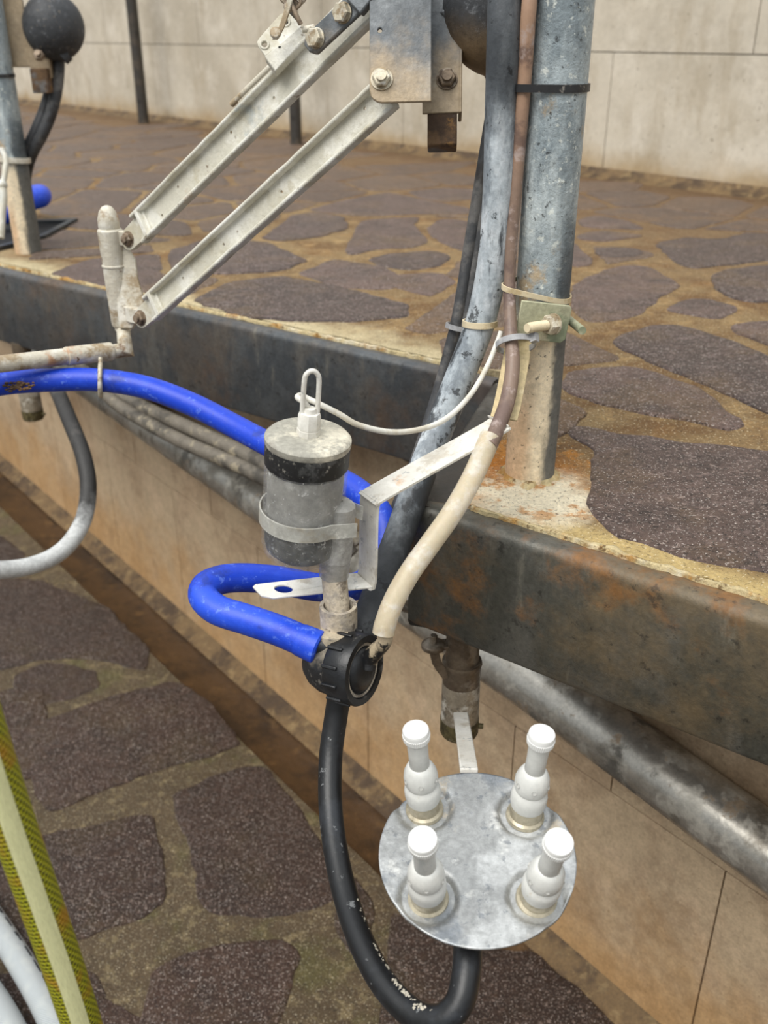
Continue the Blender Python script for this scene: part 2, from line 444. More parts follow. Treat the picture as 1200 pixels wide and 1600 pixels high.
M['stainless'] = mat('stainless', 'b3afa6', .30, .75, [
    dict(c='7d766a', s=7, lo=.46, hi=.64, f=.8, r=.5), dict(c='b7b2a6', s=22, lo=.52, hi=.66, f=.6, off=3, m=.3, r=.6),
    dict(c='3c3933', s=9, lo=.56, hi=.68, f=.7, off=6, m=.2, r=.7), dict(c='7d6342', s=15, lo=.6, hi=.7, f=.7, off=8, m=0, r=.7)], bump=[(50, .0006)])
M['valve_steel'] = mat('valve_steel', 'a59a88', .4, .55, [
    dict(c='6c5f4c', s=20, lo=.48, hi=.64, f=.8, m=.2), dict(c='d3cdc0', s=28, lo=.52, hi=.66, f=.75, off=3, m=.1, r=.6),
    dict(c='413a30', s=40, lo=.6, hi=.7, f=.7, off=5, m=0)], bump=[(90, .0008)])
M['valve_dark'] = mat('valve_dark', '796c5c', .38, .55, [dict(c='57493a', s=16, lo=.46, hi=.62, f=.8, m=.3), dict(c='a39a8c', s=12, lo=.56, hi=.68, f=.6, off=3)], bump=[(90, .0006)])
M['brass'] = mat('brass', '6f6544', .55, .4, [dict(c='3a3322', s=40, lo=.45, hi=.62, f=.8), dict(c='b3ab94', s=30, lo=.56, hi=.68, f=.7, off=3)], bump=[(120, .001)])
# rubber and plastic ----------------------------------------------------
M['grey_rubber'] = mat('grey_rubber', 'a9b1b6', .6, 0, [
    dict(c='c9ced1', s=20, lo=.46, hi=.64, f=.8, st=(1, 1, .45), d=8), dict(c='6d757c', s=12, lo=.5, hi=.62, f=.8, off=3, st=(1, 1, .4)),
    dict(c='26292d', s=11, lo=.53, hi=.60, f=.9, off=7, st=(1, 1, .22)),
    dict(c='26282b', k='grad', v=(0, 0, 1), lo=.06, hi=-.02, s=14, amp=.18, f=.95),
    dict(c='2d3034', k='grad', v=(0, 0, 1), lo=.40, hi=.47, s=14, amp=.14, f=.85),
    dict(c='17181a', s=40, lo=.6, hi=.66, f=.8, off=5)], bump=[(60, .001)])
M['black_rubber'] = mat('black_rubber', '17181a', .38, 0, [dict(c='2b2e33', s=14, lo=.48, hi=.66, f=.7), dict(c='8b8d8e', s=60, lo=.66, hi=.72, f=.6, off=3, r=.7)], bump=[(80, .0005)], grain=((30, .95, 1.04), (160, .95, 1.04)))
M['pale_scuff'] = mat('pale_scuff', 'b9b2a2', .8)
M['dark_rubber'] = mat('dark_rubber', '3c3d3f', .55, 0, [dict(c='6d6a66', s=14, lo=.5, hi=.66, f=.7), dict(c='241f1c', s=22, lo=.52, hi=.66, f=.7, off=3)], bump=[(80, .0006)])
M['dusty_rubber'] = mat('dusty_rubber', '6a6358', .7, 0, [dict(c='3d3933', s=12, lo=.46, hi=.62, f=.8), dict(c='9a8f78', s=26, lo=.55, hi=.68, f=.7, off=3)], bump=[(80, .001)])
M['loop_rubber'] = mat('loop_rubber', '2a2826', .6, 0, [dict(c='4a4642', s=14, lo=.5, hi=.68, f=.7), dict(c='c9cac8', k='grad', v=(0, 0, 1), lo=.09, hi=.03, s=30, amp=.09, f=.9)], bump=[(80, .0006)])
M['blue_hose'] = mat('blue_hose', '173fc0', .42, 0, [dict(c='2a55d8', s=9, lo=.45, hi=.65, f=.7), dict(c='6f90e6', s=90, lo=.58, hi=.72, f=.5, off=3, d=8), dict(c='1b2f7d', s=14, lo=.58, hi=.7, f=.6, off=5)], bump=[(120, .0004)], spec=.45, grain=((30, .95, 1.04), (160, .95, 1.04)))
M['blue_dirt'] = mat('blue_dirt', '1f45c4', .5, 0, [dict(c='2a55d8', s=9, lo=.45, hi=.65, f=.7), dict(c='6f90e6', s=90, lo=.58, hi=.72, f=.5, off=3, d=8), dict(c='6b5636', s=30, lo=.5, hi=.58, f=.95, off=1, d=8)], bump=[(120, .0006)], grain=((30, .95, 1.04), (160, .95, 1.04)))
M['silicone'] = mat('silicone', 'd6c8ac', .42, 0, [dict(c='c9a97f', s=11, lo=.5, hi=.68, f=.6), dict(c='ebe7de', s=18, lo=.5, hi=.66, f=.7, off=3)], bump=[(60, .0004)], alpha=.7, sss=.3, grain=((30, .95, 1.04), (160, .95, 1.04)))
M['brown_tube'] = mat('brown_tube', '7f6a5c', .45, 0, [dict(c='b08e75', k='grad', v=(0, 0, 1), lo=.32, hi=.5, s=10, amp=.1, f=.9), dict(c='5d4a45', s=14, lo=.48, hi=.64, f=.7), dict(c='b8a8a2', s=40, lo=.54, hi=.7, f=.6, off=3)], bump=[(90, .0005)], grain=((30, .95, 1.04), (160, .95, 1.04)))
M['clear_plastic'] = mat('clear_plastic', 'c3c3bf', .3, 0, [
    dict(c='dcdcd8', s=40, lo=.5, hi=.68, f=.6, a=.3), dict(c='9c9c98', s=14, lo=.46, hi=.64, f=.6, off=4, a=.2), dict(c='efefec', s=130, lo=.62, hi=.7, f=.8, off=6, a=.6)],
    bump=[(60, .0004)], alpha=.12, spec=.6)
M['milky_core'] = mat('milky_core', '9b9993', .5, 0, [dict(c='b9b8b3', s=30, lo=.48, hi=.7, f=.7), dict(c='7d7c78', s=12, lo=.46, hi=.66, f=.6, off=3), dict(c='d5d3cd', s=120, lo=.62, hi=.72, f=.6, off=5)], alpha=.85)
M['clear_channel'] = mat('clear_channel', 'bdbbb5', .35, 0, [dict(c='d8d6d0', s=40, lo=.5, hi=.7, f=.7, a=.75), dict(c='96948e', s=16, lo=.48, hi=.66, f=.6, off=4)], alpha=.6)
M['band_plastic'] = mat('band_plastic', 'c9c8c0', .35, 0, [dict(c='a59d8c', s=24, lo=.5, hi=.66, f=.7, a=.85), dict(c='e6e4dc', s=50, lo=.56, hi=.68, f=.7, off=3, a=.85)], alpha=.6)
M['float'] = mat('float', '1d2022', .6, 0, [dict(c='4a4f52', s=70, lo=.5, hi=.7, f=.7, d=8), dict(c='141618', s=20, lo=.5, hi=.66, f=.7, off=3), dict(c='9da1a3', s=150, lo=.6, hi=.68, f=.7, off=5)])
M['black_ring'] = mat('black_ring', '242526', .55, 0, [dict(c='5c5d5c', s=50, lo=.5, hi=.66, f=.7), dict(c='a9a59a', s=120, lo=.6, hi=.7, f=.7, off=3)])
M['cap_dirty'] = mat('cap_dirty', '9a978c', .7, 0, [dict(c='d9d2bf', s=18, lo=.45, hi=.62, f=.85), dict(c='8b867b', s=30, lo=.54, hi=.66, f=.7, off=3), dict(c='b7925a', s=24, lo=.6, hi=.68, f=.7, off=5)], bump=[(90, .001)])
M['bracket'] = mat('bracket', 'd3cfc5', .6, .05, [dict(c='e8e6df', s=14, lo=.46, hi=.64, f=.7), dict(c='b5ab9a', s=30, lo=.54, hi=.68, f=.7, off=3), dict(c='c79a6c', s=9, lo=.6, hi=.7, f=.7, off=5), dict(c='8c8f92', s=70, lo=.62, hi=.7, f=.6, off=8)], bump=[(90, .0008)], grain=((30, .95, 1.04), (160, .95, 1.04)))
M['tan_bracket'] = mat('tan_bracket', 'c9b68c', .65, 0, [dict(c='9b8a58', s=12, lo=.48, hi=.64, f=.8), dict(c='e6dab8', s=18, lo=.55, hi=.7, f=.7, off=2), dict(c='7c8466', s=10, lo=.58, hi=.7, f=.6, off=5)], bump=[(90, .0008)])
M['clamp'] = mat('clamp', 'a9a88c', .6, .15, [dict(c='7f8a70', s=14, lo=.46, hi=.64, f=.8), dict(c='d2c8ac', s=18, lo=.54, hi=.68, f=.8, off=2), dict(c='a9825a', s=20, lo=.6, hi=.7, f=.7, off=5)], bump=[(90, .001)])
M['body_black'] = mat('body_black', '191a1c', .33, 0, [dict(c='2c2e31', s=14, lo=.46, hi=.62, f=.7), dict(c='77736b', s=30, lo=.58, hi=.70, f=.7, off=3, r=.8)], bump=[(90, .0006)], grain=((30, .95, 1.04), (160, .95, 1.04)))
M['body_limed'] = mat('body_limed', '1d1e20', .4, 0, [dict(c='b3a68f', k='grad', v=(0, 0, 1), lo=.066, hi=.088, s=30, amp=.05, f=.9, r=.85), dict(c='68645d', s=45, lo=.56, hi=.66, f=.75, off=4, r=.8)], bump=[(90, .001)])
M['nozzle_black'] = mat('nozzle_black', '1c1c1d', .4, 0, [dict(c='b5a488', s=34, lo=.46, hi=.56, f=.9, off=4, r=.8)], bump=[(120, .001)])
M['limed'] = mat('limed', 'b8ab97', .75, 0, [dict(c='8f8880', s=30, lo=.48, hi=.62, f=.8), dict(c='d8cbb4', s=20, lo=.54, hi=.66, f=.8, off=3), dict(c='6a5f52', s=60, lo=.58, hi=.66, f=.8, off=5)], bump=[(120, .0016)])
M['cap_white'] = mat('cap_white', 'e8e8e5', .4, grain=((30, .97, 1.02),))
M['jet_grey'] = mat('jet_grey', 'b4b3ae', .5)
M['white_plastic'] = mat('white_plastic', 'd0d0cb', .4, 0, [dict(c='d9d8d2', s=30, lo=.52, hi=.7, f=.7), dict(c='b7ab94', s=50, lo=.64, hi=.72, f=.5, off=3)], bump=[(90, .0003)], grain=((30, .95, 1.04), (160, .95, 1.04)))
M['white_stem'] = mat('white_stem', 'c9c9c4', .4, 0, [dict(c='aeb2b2', s=40, lo=.55, hi=.68, f=.7, st=(1, 1, .3))], grain=((30, .95, 1.04), (160, .95, 1.04)))
M['spigot'] = mat('spigot', 'b9b09a', .4, .5, [dict(c='8b8068', s=30, lo=.5, hi=.66, f=.7)])
M['cord'] = mat('cord', 'd8d5cb', .55, 0, [dict(c='b9b09b', s=40, lo=.5, hi=.68, f=.7)], grain=((30, .95, 1.04), (160, .95, 1.04)))
M['tie_black'] = mat('tie_black', '2a2a2b', .4, 0, [dict(c='9b958c', s=60, lo=.58, hi=.68, f=.6)])
M['tie_grey'] = mat('tie_grey', '99999a', .5, 0, [dict(c='c7c5c0', s=40, lo=.5, hi=.66, f=.7)])
M['tie_cream'] = mat('tie_cream', 'd5c6a6', .55, 0, [dict(c='b0986c', s=40, lo=.54, hi=.68, f=.7)], grain=((30, .95, 1.04), (160, .95, 1.04)))
M['dark_pole'] = mat('dark_pole', '46433f', .55, .4, [dict(c='63594c', s=10, lo=.48, hi=.66, f=.7), dict(c='2e2b28', s=20, lo=.54, hi=.7, f=.6, off=2)])
M['trough'] = mat('trough', '33373a', .5, .3, [dict(c='55534c', s=10, lo=.5, hi=.66, f=.7)])
M['hole'] = mat('hole', '0c0c0c', .9)
M['cream_stripe'] = mat('cream_stripe', 'dcdba8', .5, 0, [dict(c='c5c490', k='vor', s=1, st=(26, 160, 1), lo=.2, hi=.55, f=.6)], coord='UV', bump=[(1, .0008, (18, 150, 1))])
M['braid_print'] = mat('braid_print', '35383c', .6)

def weave(name, a, b, c, nu, nv, skew, rough=.45):
    m = bpy.data.materials.new(name); m.use_nodes = True; N, K = m.node_tree.nodes, m.node_tree.links
    bs = N['Principled BSDF']; t = N.new('ShaderNodeTexCoord'); s = N.new('ShaderNodeSeparateXYZ'); K.new(t.outputs['UV'], s.inputs[0])
    def mth(op, x, y):
        q = N.new('ShaderNodeMath'); q.operation = op
        for i, e in enumerate((x, y)):
            if isinstance(e, (int, float)): q.inputs[i].default_value = e
            elif e is not None: K.new(e, q.inputs[i])
        return q.outputs[0]
    u = mth('MULTIPLY', s.outputs[0], nu*2*math.pi); v = mth('MULTIPLY', s.outputs[1], nv*2*math.pi)
    p = mth('SINE', mth('ADD', mth('MULTIPLY', u, skew), v), 0); q = mth('SINE', mth('SUBTRACT', u, mth('MULTIPLY', v, .35)), 0)
    f = mth('MULTIPLY', p, q)
    r = N.new('ShaderNodeMapRange'); r.inputs[1].default_value = .05; r.inputs[2].default_value = .55; K.new(f, r.inputs[0])
    mx = N.new('ShaderNodeMix'); mx.data_type = 'RGBA'; K.new(r.outputs[0], mx.inputs[0]); mx.inputs[6].default_value = rgb(a); mx.inputs[7].default_value = rgb(b)
    nz = N.new('ShaderNodeTexNoise'); nz.inputs['Scale'].default_value = 40; K.new(t.outputs['Object'], nz.inputs[0])
    r2 = N.new('ShaderNodeMapRange'); r2.inputs[1].default_value = .5; r2.inputs[2].default_value = .7; K.new(nz.outputs[0], r2.inputs[0])
    m2 = N.new('ShaderNodeMix'); m2.data_type = 'RGBA'; K.new(r2.outputs[0], m2.inputs[0]); K.new(mx.outputs[2], m2.inputs[6]); m2.inputs[7].default_value = rgb(c)
    K.new(m2.outputs[2], bs.inputs['Base Color']); bs.inputs['Roughness'].default_value = rough
    bp = N.new('ShaderNodeBump'); bp.inputs['Distance'].default_value = .0008; K.new(f, bp.inputs['Height']); K.new(bp.outputs[0], bs.inputs['Normal'])
    return m
M['yellow_weave'] = weave('yellow_weave', '9b9a14', '3d3d0c', 'a07818', 14, 170, .5)
M['white_weave'] = weave('white_weave', 'c4c9ca', '6c7477', 'bcc0be', 22, 240, 1)

# ================================================================== SETTING
NW = V((.776, .631, 0))                       # out of the pit wall, into the platform
LW = V((-.631, .776, 0))                      # along the pit
PITZ = -1.16
WP = on_z(600, 1240, PITZ)                    # a point at the foot of the pit wall
def wall_pt(t, z, off=0): return V((0, 0, z)) + LW*t + NW*(WP.dot(NW)+off)

# kerb outline
SD = V((-.8, .6, 0)); RD = (B_OUT-A_IN)
A_OUT = A_IN + SD*1.86
B_IN = B_OUT - SD*1.86
A2_IN = A_OUT - RD
B2_OUT = B_IN + RD
A2_OUT = A2_IN + SD*2.5
OUT = [A2_OUT, A2_IN, A_OUT, A_IN, B_OUT, B_IN, B2_OUT]

def in_poly(p, poly):
    c = False; n = len(poly)
    for i in range(n):
        a, b = poly[i], poly[(i+1) % n]
        if (a[1] > p[1]) != (b[1] > p[1]) and p[0] < (b[0]-a[0])*(p[1]-a[1])/(b[1]-a[1])+a[0]: c = not c
    return c
def clip(poly, m, n):
    out = []
    for i in range(len(poly)):
        a, b = poly[i], poly[(i+1) % len(poly)]
        da, db = (a-m).dot(n), (b-m).dot(n)
        if da <= 0: out.append(a)
        if (da < 0) != (db < 0) and abs(da-db) > 1e-9: out.append(a+(b-a)*(da/(da-db)))
    return out
def stones(mb, polys, z, h, mi, rnd):
    """irregular flat stones with rounded arrises, slightly proud of the mortar"""
    for poly in polys:
        P = [V((p[0], p[1], 0)) for p in poly]
        area = sum(P[i].x*P[(i+1) % len(P)].y-P[(i+1) % len(P)].x*P[i].y for i in range(len(P)))
        if area < 0: P = P[::-1]
        if abs(area) < 2e-4: continue
        S = []
        for i in range(len(P)):
            a, b = P[i], P[(i+1) % len(P)]; k = max(1, int((b-a).length/.018))
            for j in range(k): S.append(a+(b-a)*(j/k))
        for _ in range(2): S = [(S[i-1]+S[i]*2+S[(i+1) % len(S)])/4 for i in range(len(S))]
        S = [p+V((noise.noise(p*22+V((0, 0, 3.1))), noise.noise(p*22+V((5.2, 0, 7))), 0))*.009 + V((noise.noise(p*90), noise.noise(p*90+V((9, 0, 0))), 0))*.003 for p in S]
        n = len(S); c = sum(S, V())/n; hh = h*(.6+.8*random.random())
        rv = []
        for ins, zz in ((0, 0), (.002, hh*.7), (.006, hh), (.03, hh*1.12)):
            ring = []
            for i in range(n):
                d = c-S[i]; L = max(d.length, 1e-6)
                q = S[i]+d/L*min(ins, L*.5)
                ring.append(mb.bm.verts.new(V((q.x, q.y, z+zz))))
            rv.append(ring)
        r_ = random.random()
        fs = []
        for a, b in zip(rv, rv[1:]):
            for i in range(n): fs.append(mb.face((a[i], a[(i+1) % n], b[(i+1) % n], b[i]), mi))
        fs.append(mb.face(rv[-1], mi))
        for f in fs:
            if f: f[rnd] = r_
def crazy(seeds, blocked, bounds, gap, keep):
    out = []
    for i, s in enumerate(seeds):
        if any(in_poly(s, b) for b in blocked) or not keep(s): continue
        poly = [V((s.x-.7, s.y-.7, 0)), V((s.x+.7, s.y-.7, 0)), V((s.x+.7, s.y+.7, 0)), V((s.x-.7, s.y+.7, 0))]
        for j, q in enumerate(seeds):
            if i == j: continue
            d = q-s
            if d.length > 1.4: continue
            poly = clip(poly, s+d*.5-d.normalized()*gap*(.4+.9*random.random())/2, d.normalized())
            if len(poly) < 3: break
        for bl in blocked:                                     # keep clear of the stones already laid
            c = sum((V((b[0], b[1], 0)) for b in bl), V())/len(bl)
            for i2 in range(len(bl)):
                a, b = V((*bl[i2][:2], 0)), V((*bl[(i2+1) % len(bl)][:2], 0))
                if (min((a-s).length, (b-s).length)) > .6: continue
                e = (b-a); nn = V((-e.y, e.x, 0)).normalized()
                if (c-a).dot(nn) < 0: nn = -nn
                # clip only when the seed lies on the outer side and the edge faces it
                if (s-a).dot(nn) < 0 and 0 <= (s-a).dot(e)/e.dot(e) <= 1: poly = clip(poly, a-nn*gap, nn)
            if len(poly) < 3: break
        if len(poly) >= 3 and max((p-s).length for p in poly) < .75: out.append(poly)
    return out
def px(ox, oy, s, pts, z): return [on_z(ox+x/s, oy+y/s, z) for x, y in pts]

# --- platform floor -------------------------------------------------------
D = 2.857
deck_st = [px(800, 200, D, p, 0) for p in [
 [(270,705),(330,670),(420,630),(520,612),(620,620),(700,670),(755,705),(640,780),(560,840),(430,875),(310,865),(260,800)],
 [(355,545),(430,535),(580,545),(585,575),(480,588),(400,580)],
 [(640,520),(760,490),(930,500),(1050,470),(1300,480),(1300,580),(960,615),(800,632),(720,600),(680,555)],
 [(880,660),(960,635),(1143,615),(1380,620),(1380,770),(1080,785),(960,760),(910,725)],
 [(665,815),(770,765),(860,760),(1030,805),(930,858),(760,835)],
 [(420,955),(560,900),(700,875),(880,920),(1143,1015),(1400,1120),(1400,1400),(1130,1275),(950,1190),(760,1110),(640,1060),(530,1010)],
 [(945,885),(1143,865),(1380,870),(1380,1060),(1143,975),(1010,925)],
 [(215,1110),(310,1080),(500,1065),(640,1090),(830,1160),(1000,1290),(1060,1330),(1040,1365),(900,1345),(780,1310),(620,1290),(470,1255),(330,1220),(215,1170)],
 [(265,500),(330,560),(370,610),(300,625),(265,620)],
 [(290,412),(380,390),(530,420),(600,455),(420,452),(300,440)],
 [(290,480),(400,460),(600,485),(420,510),(290,500)],
 [(235,975),(290,960),(340,995),(270,1015)],
 [(1120,1385),(1300,1360),(1400,1480),(1180,1440)]]]
deck_st += [px(0, 0, 1, p, 0) for p in [
 [(868,668),(895,662),(968,678),(1059,690),(1150,697),(1220,707),(1420,740),(1420,960),(1200,898),(1127,886),(1065,874),(1007,850),(958,840),(910,787),(924,756),(922,728),(929,704),(905,690)],
 [(300,470),(360,440),(440,432),(540,450),(640,478),(640,497),(540,505),(440,502),(360,492)],
 [(465,428),(520,405),(600,417),(648,443),(600,455),(520,448)],
 [(75,428),(140,405),(250,398),(255,440),(210,452),(130,444)],
 [(260,395),(330,372),(420,380),(480,408),(440,425),(340,430),(270,425)]]]
deck_st += [px(340, 0, D, p, 0) for p in [
 [(560,1130),(640,985),(760,975),(910,970),(880,1000),(940,1080),(900,1105),(700,1115),(600,1145)],
 [(190,1070),(330,965),(430,950),(560,968),(590,1020),(480,1055),(300,1080)],
 [(400,940),(560,895),(760,858),(1000,908),(1140,933),(1120,960),(900,957),(640,968)],
 [(850,855),(1000,840),(1150,845),(1160,888),(1000,903),(880,878)],
 [(930,1020),(1000,978),(1120,985),(1110,1130),(1050,1110),(960,1060)],
 [(660,1162),(760,1135),(960,1120),(1050,1140),(1000,1190),(860,1210),(720,1192)],
 [(700,1230),(860,1225),(1000,1215),(1060,1260),(960,1330),(800,1290)]]]
mb = MB(); rnd = mb.bm.faces.layers.float.new('rnd')
seeds = []
for i in range(4000):
    if len(seeds) > 330: break
    p = V((random.uniform(-5, 3.2), random.uniform(-.4, 9.5), 0))
    if not (kB-.6 < p.dot(V((.756, .654, 0))) < 3.3): continue
    if all((p-q).length > .19 for q in seeds): seeds.append(p)
BKP = on_z(1200, 308); NB = V((.756, .654, 0)); LB = V((-.654, .756, 0)); kW = BKP.dot(NB)
def deck_keep(s):
    if s.dot(NB) > kW-.12: return False
    q = s-bk_n*.11
    x = (s-A_IN).dot(SD)
    ref = A2_IN.dot(bk_n) if (s-A_OUT).dot(SD) > -.12 else kA if x > 0 else kB
    return s.dot(bk_n) > ref+.1 and (s-PB).length > .16
fill = crazy(seeds, deck_st, None, .03, deck_keep)
def clip_deck(f):
    c = sum(f, V())/len(f)
    if (c-A_IN).dot(bk_n) > .02 and (c-A_IN).dot(SD) > -.22: f = clip(f, (A2_IN if (c-A_OUT).dot(SD) > -.1 else A_IN)+bk_n*.06, -bk_n)
    else:
        f = clip(f, B_OUT+bk_n*.07, -bk_n)
        rr_ = V((RD.y, -RD.x, 0)).normalized(); rr_ = rr_ if rr_.x > 0 else -rr_
        if (c-A_IN).dot(bk_n) < .02 and len(f) > 2: f = clip(f, A_IN+rr_*.1, -rr_)
    return f
fill = [q for q in map(clip_deck, fill) if len(q) > 2]
LIP = .03
def inward(p): return p
# mortar bed: inside the kerb lip
bed = [A2_OUT+bk_n*LIP, A2_IN+bk_n*LIP+V((.01, 0, 0)), A_OUT+bk_n*LIP+V((.045, 0, 0)), A_IN+bk_n*LIP+V((.045, 0, 0)), B_OUT+bk_n*(LIP+.004)+V((.045, -.02, 0)), B_IN+bk_n*LIP, B2_OUT+bk_n*LIP+V((.05, 0, 0))]
far = [BKP-LB*4.5, BKP+LB*9.5]
top = bed + [far[0], far[1]]
# finely divided mortar surface with a wandering edge
vs = []
E = []
for i in range(len(bed)-1):
    a, b = bed[i], bed[i+1]; k = max(1, int((b-a).length/.012))
    for j in range(k):
        p = a+(b-a)*(j/k); nz = noise.noise(p*30)*.006+noise.noise(p*110)*.003
        E.append(V((p.x+nz*.6, p.y+nz*.8, 0)))
E.append(bed[-1])
ring = [mb.bm.verts.new(p) for p in E] + [mb.bm.verts.new(V((q.x, q.y, 0))) for q in far]
f = mb.face(ring, 0)
low = [mb.bm.verts.new(v.co-V((0, 0, .14))) for v in ring]
for i in range(len(ring)): mb.face((ring[i], low[i], low[(i+1) % len(ring)], ring[(i+1) % len(ring)]), 0)
stones(mb, deck_st, 0, .0035, 1, rnd)
stones(mb, fill, 0, .003, 2, rnd)
# lumpy lime crust along the lip of the kerb and round the foot of the post
def crust(a, b, wd, step, mi=3):
    n = int((b-a).length/step); nn = bk_n
    L = []
    for i in range(n+1):
        p = a+(b-a)*(i/n); w1 = wd*(.55+.9*abs(noise.noise(p*18+V((0, 0, 2))))); o1 = noise.noise(p*70)*.004
        L.append([mb.bm.verts.new(p+nn*(w1*t+o1)+V((0, 0, zz+abs(noise.noise((p+nn*t*w1)*60))*.004))) for t, zz in ((0, -.002), (.12, .0035), (.4, .0045), (.75, .003), (1, -.001))])
    for r0, r1 in zip(L, L[1:]):
        for k in range(4): mb.face((r0[k], r1[k], r1[k+1], r0[k+1]), mi)
crust(B_OUT+bk_n*.03+V((.055, -.04, 0)), B_OUT-SD*.95+bk_n*.03, .014, .006)
crust(A_IN+bk_n*.032+SD*.03, A_OUT+bk_n*.032, .012, .008)
rng = []
for i in range(40):
    a = 2*math.pi*i/40; dv = V((math.cos(a), math.sin(a), 0)); 
    w1 = .04+.014*noise.noise(dv*2.3)+.006*noise.noise(dv*9)
    rng.append([mb.bm.verts.new(PB+dv*(.030+(w1-.03)*t)+V((0, 0, zz))) for t, zz in ((0, .006), (.4, .005), (1, -.001))])
for i in range(40):
    for k in range(2): mb.face((rng[i][k], rng[i][k+1], rng[(i+1) % 40][k+1], rng[(i+1) % 40][k]), 3)
dk = mb.build('floor_platform', [M['mortar'], M['porphyry'], M['far_porphyry'], M['crust']], origin=(0, 0, 0))
tag(dk, kind='structure')

# --- steel kerbs ----------------------------------------------------------
def kerb(name, a, b, na, depth, lip, label):
    """folded steel edge from a to b: rounded top arris, face hanging down, flange on top"""
    d = (b-a).normalized(); n = V(na)
    prof = [(lip, -.006), (lip, -.001), (.020, .001)]
    for k in range(7):
        t = math.pi/2*k/6
        prof.append((.013-.013*math.sin(t), -.012+.013*math.cos(t)))
    prof += [(0, -.05), (0, -depth+.006), (.003, -depth), (.03, -depth), (.03, -depth+.005), (.006, -depth+.006), (.006, -.02), (.012, -.008)]
    m = MB(); L = (b-a).length; k = max(2, int(L/.1)); rings = []
    for i in range(k+1):
        p = a+d*(L*i/k); wv = noise.noise(p*3)*.0012
        rings.append(([p+n*(x+wv)+V((0, 0, z)) for x, z in prof], L*i/k))
    m.rings(rings)
    o = m.build(name, M['kerb_near' if a is B_OUT else 'kerb_dark' if lip == .05 else 'kerb_far'], sharp=50)
    return tag(o, label, 'kerb')
kerb('steel_kerb', B_OUT, B_IN, bk_n, .172, LIP+.004, 'near blackened steel kerb with orange rust patches, below the steel post')
kerb('steel_kerb', A_IN, A_OUT, bk_n, .186, LIP, 'far dark steel kerb running behind the clear canister to the left edge')
rn = V((RD.y, -RD.x, 0)).normalized(); rn = rn if rn.x > 0 else -rn
kerb('steel_kerb', A_IN, B_OUT, rn, .176, .05, 'short steel kerb return joining the two long kerbs, behind the grey hose')
kerb('steel_kerb', A2_OUT, A2_IN, bk_n, .186, LIP, 'next steel kerb beyond the left edge')
kerb('steel_kerb', A2_IN, A_OUT, rn, .186, .05, 'kerb return beyond the left edge')

# --- back wall ------------------------------------------------------------
mb = MB()
c = BKP+LB*2+NB*.1
mb.mi = 1; mb.box(c+V((0, 0, .9)), LB, NB, (0, 0, 1), 17, .17, 1.8)
mb.mi = 0
tj = BKP.dot(LB)
for r, (z0, z1) in enumerate(((0, .449), (.453, .905), (.909, 1.6))):
    t = 2.497 - 6*1.2 + (.62 if r == 1 else 0)
    while t < 14:
        mb.box(LB*(t+.6)+NB*(kW+.005)+V((0, 0, (z0+z1)/2)), LB, NB, (0, 0, 1), 1.196, .02, z1-z0); t += 1.2
tag(mb.build('wall_back', [M['travertine'], M['wall_joint']], bevel=.001, origin=(0, 0, 0)), kind='structure')
mb = MB()
pr = [(0, 0), (0, .035), (-.012, .02), (-.05, .004), (-.07, 0)]
mb.rings([([NB*(kW-.004+x)+LB*t+V((0, 0, z)) for x, z in pr], t) for t in (-2.5, 2, 6, 11)])
tag(mb.build('baseboard_back', M['cove'], origin=(0, 0, 0)), kind='structure')

# --- pit wall, cove, gutter, pit floor -------------------------------------
TW = .468
tj0 = on_plane(1134, 1361, WP, NW).dot(LW)
zj = on_plane(1134, 1361, WP, NW).z
mb = MB()
mb.mi = 1; mb.box(wall_pt(1.5, PITZ/2-.13, .05), LW, NW, (0, 0, 1), 9, .09, -PITZ-.22)
mb.mi = 0
for z0, z1, o in ((PITZ-.02, zj-.0015, 0), (zj+.0015, zj+.45, .5), (zj+.453, -.17, .2)):
    t = tj0-TW*6+o*TW
    while t < 6:
        mb.box(wall_pt(t+TW/2, (z0+z1)/2, .003), LW, NW, (0, 0, 1), TW-.003, .008, z1-z0); t += TW
tag(mb.build('wall_pit', [M['tile'], M['grout']], bevel=.0008, origin=(0, 0, 0)), kind='structure')
mb = MB()
pr = [(.002, 0), (.002, .03), (-.006, .024), (-.03, .008), (-.05, 0)]
mb.rings([([wall_pt(t, PITZ+z, x) for x, z in pr], t) for t in (-2.5, 0, 2, 6)])
tag(mb.build('baseboard_pit', M['cove'], origin=(0, 0, 0)), kind='structure')
E_ = 2.667
pit_st = [px(0, 1000, E_, p, PITZ) for p in [
 [(100,370),(280,300),(480,230),(740,170),(880,260),(1020,440),(860,490),(700,530),(540,590),(400,640),(200,730),(140,640)],
 [(210,805),(420,770),(560,730),(640,720),(685,900),(695,1100),(560,1170),(420,1220),(310,1260),(-60,1330),(-60,900)],
 [(705,650),(860,575),(1000,530),(1090,520),(1250,700),(1390,930),(1390,1090),(1150,1165),(1000,1150),(830,1130),(800,900),(740,760)],
 [(640,1365),(800,1300),(1000,1250),(1200,1240),(1260,1320),(1130,1700),(560,1700)],
 [(60,140),(220,90),(400,130),(420,200),(340,240),(200,265),(40,330)],
 [(330,1370),(430,1380),(430,1700),(200,1700),(200,1500)]]]
pit_st += [px(0, 0, 1, p, PITZ) for p in [
 [(-80,900),(60,905),(170,950),(235,1015),(230,1050),(150,1030),(70,1030),(-80,1070)],
 [(-80,800),(0,835),(45,870),(0,885),(-80,880)],
 [(612,1425),(680,1440),(760,1480),(840,1490),(930,1570),(1000,1640),(1000,1760),(560,1760),(590,1620)],
 [(520,1325),(560,1375),(590,1420),(560,1500),(525,1470),(525,1400)]]]
mb = MB(); rnd = mb.bm.faces.layers.float.new('rnd')
kp = WP.dot(NW)
GUT = .17
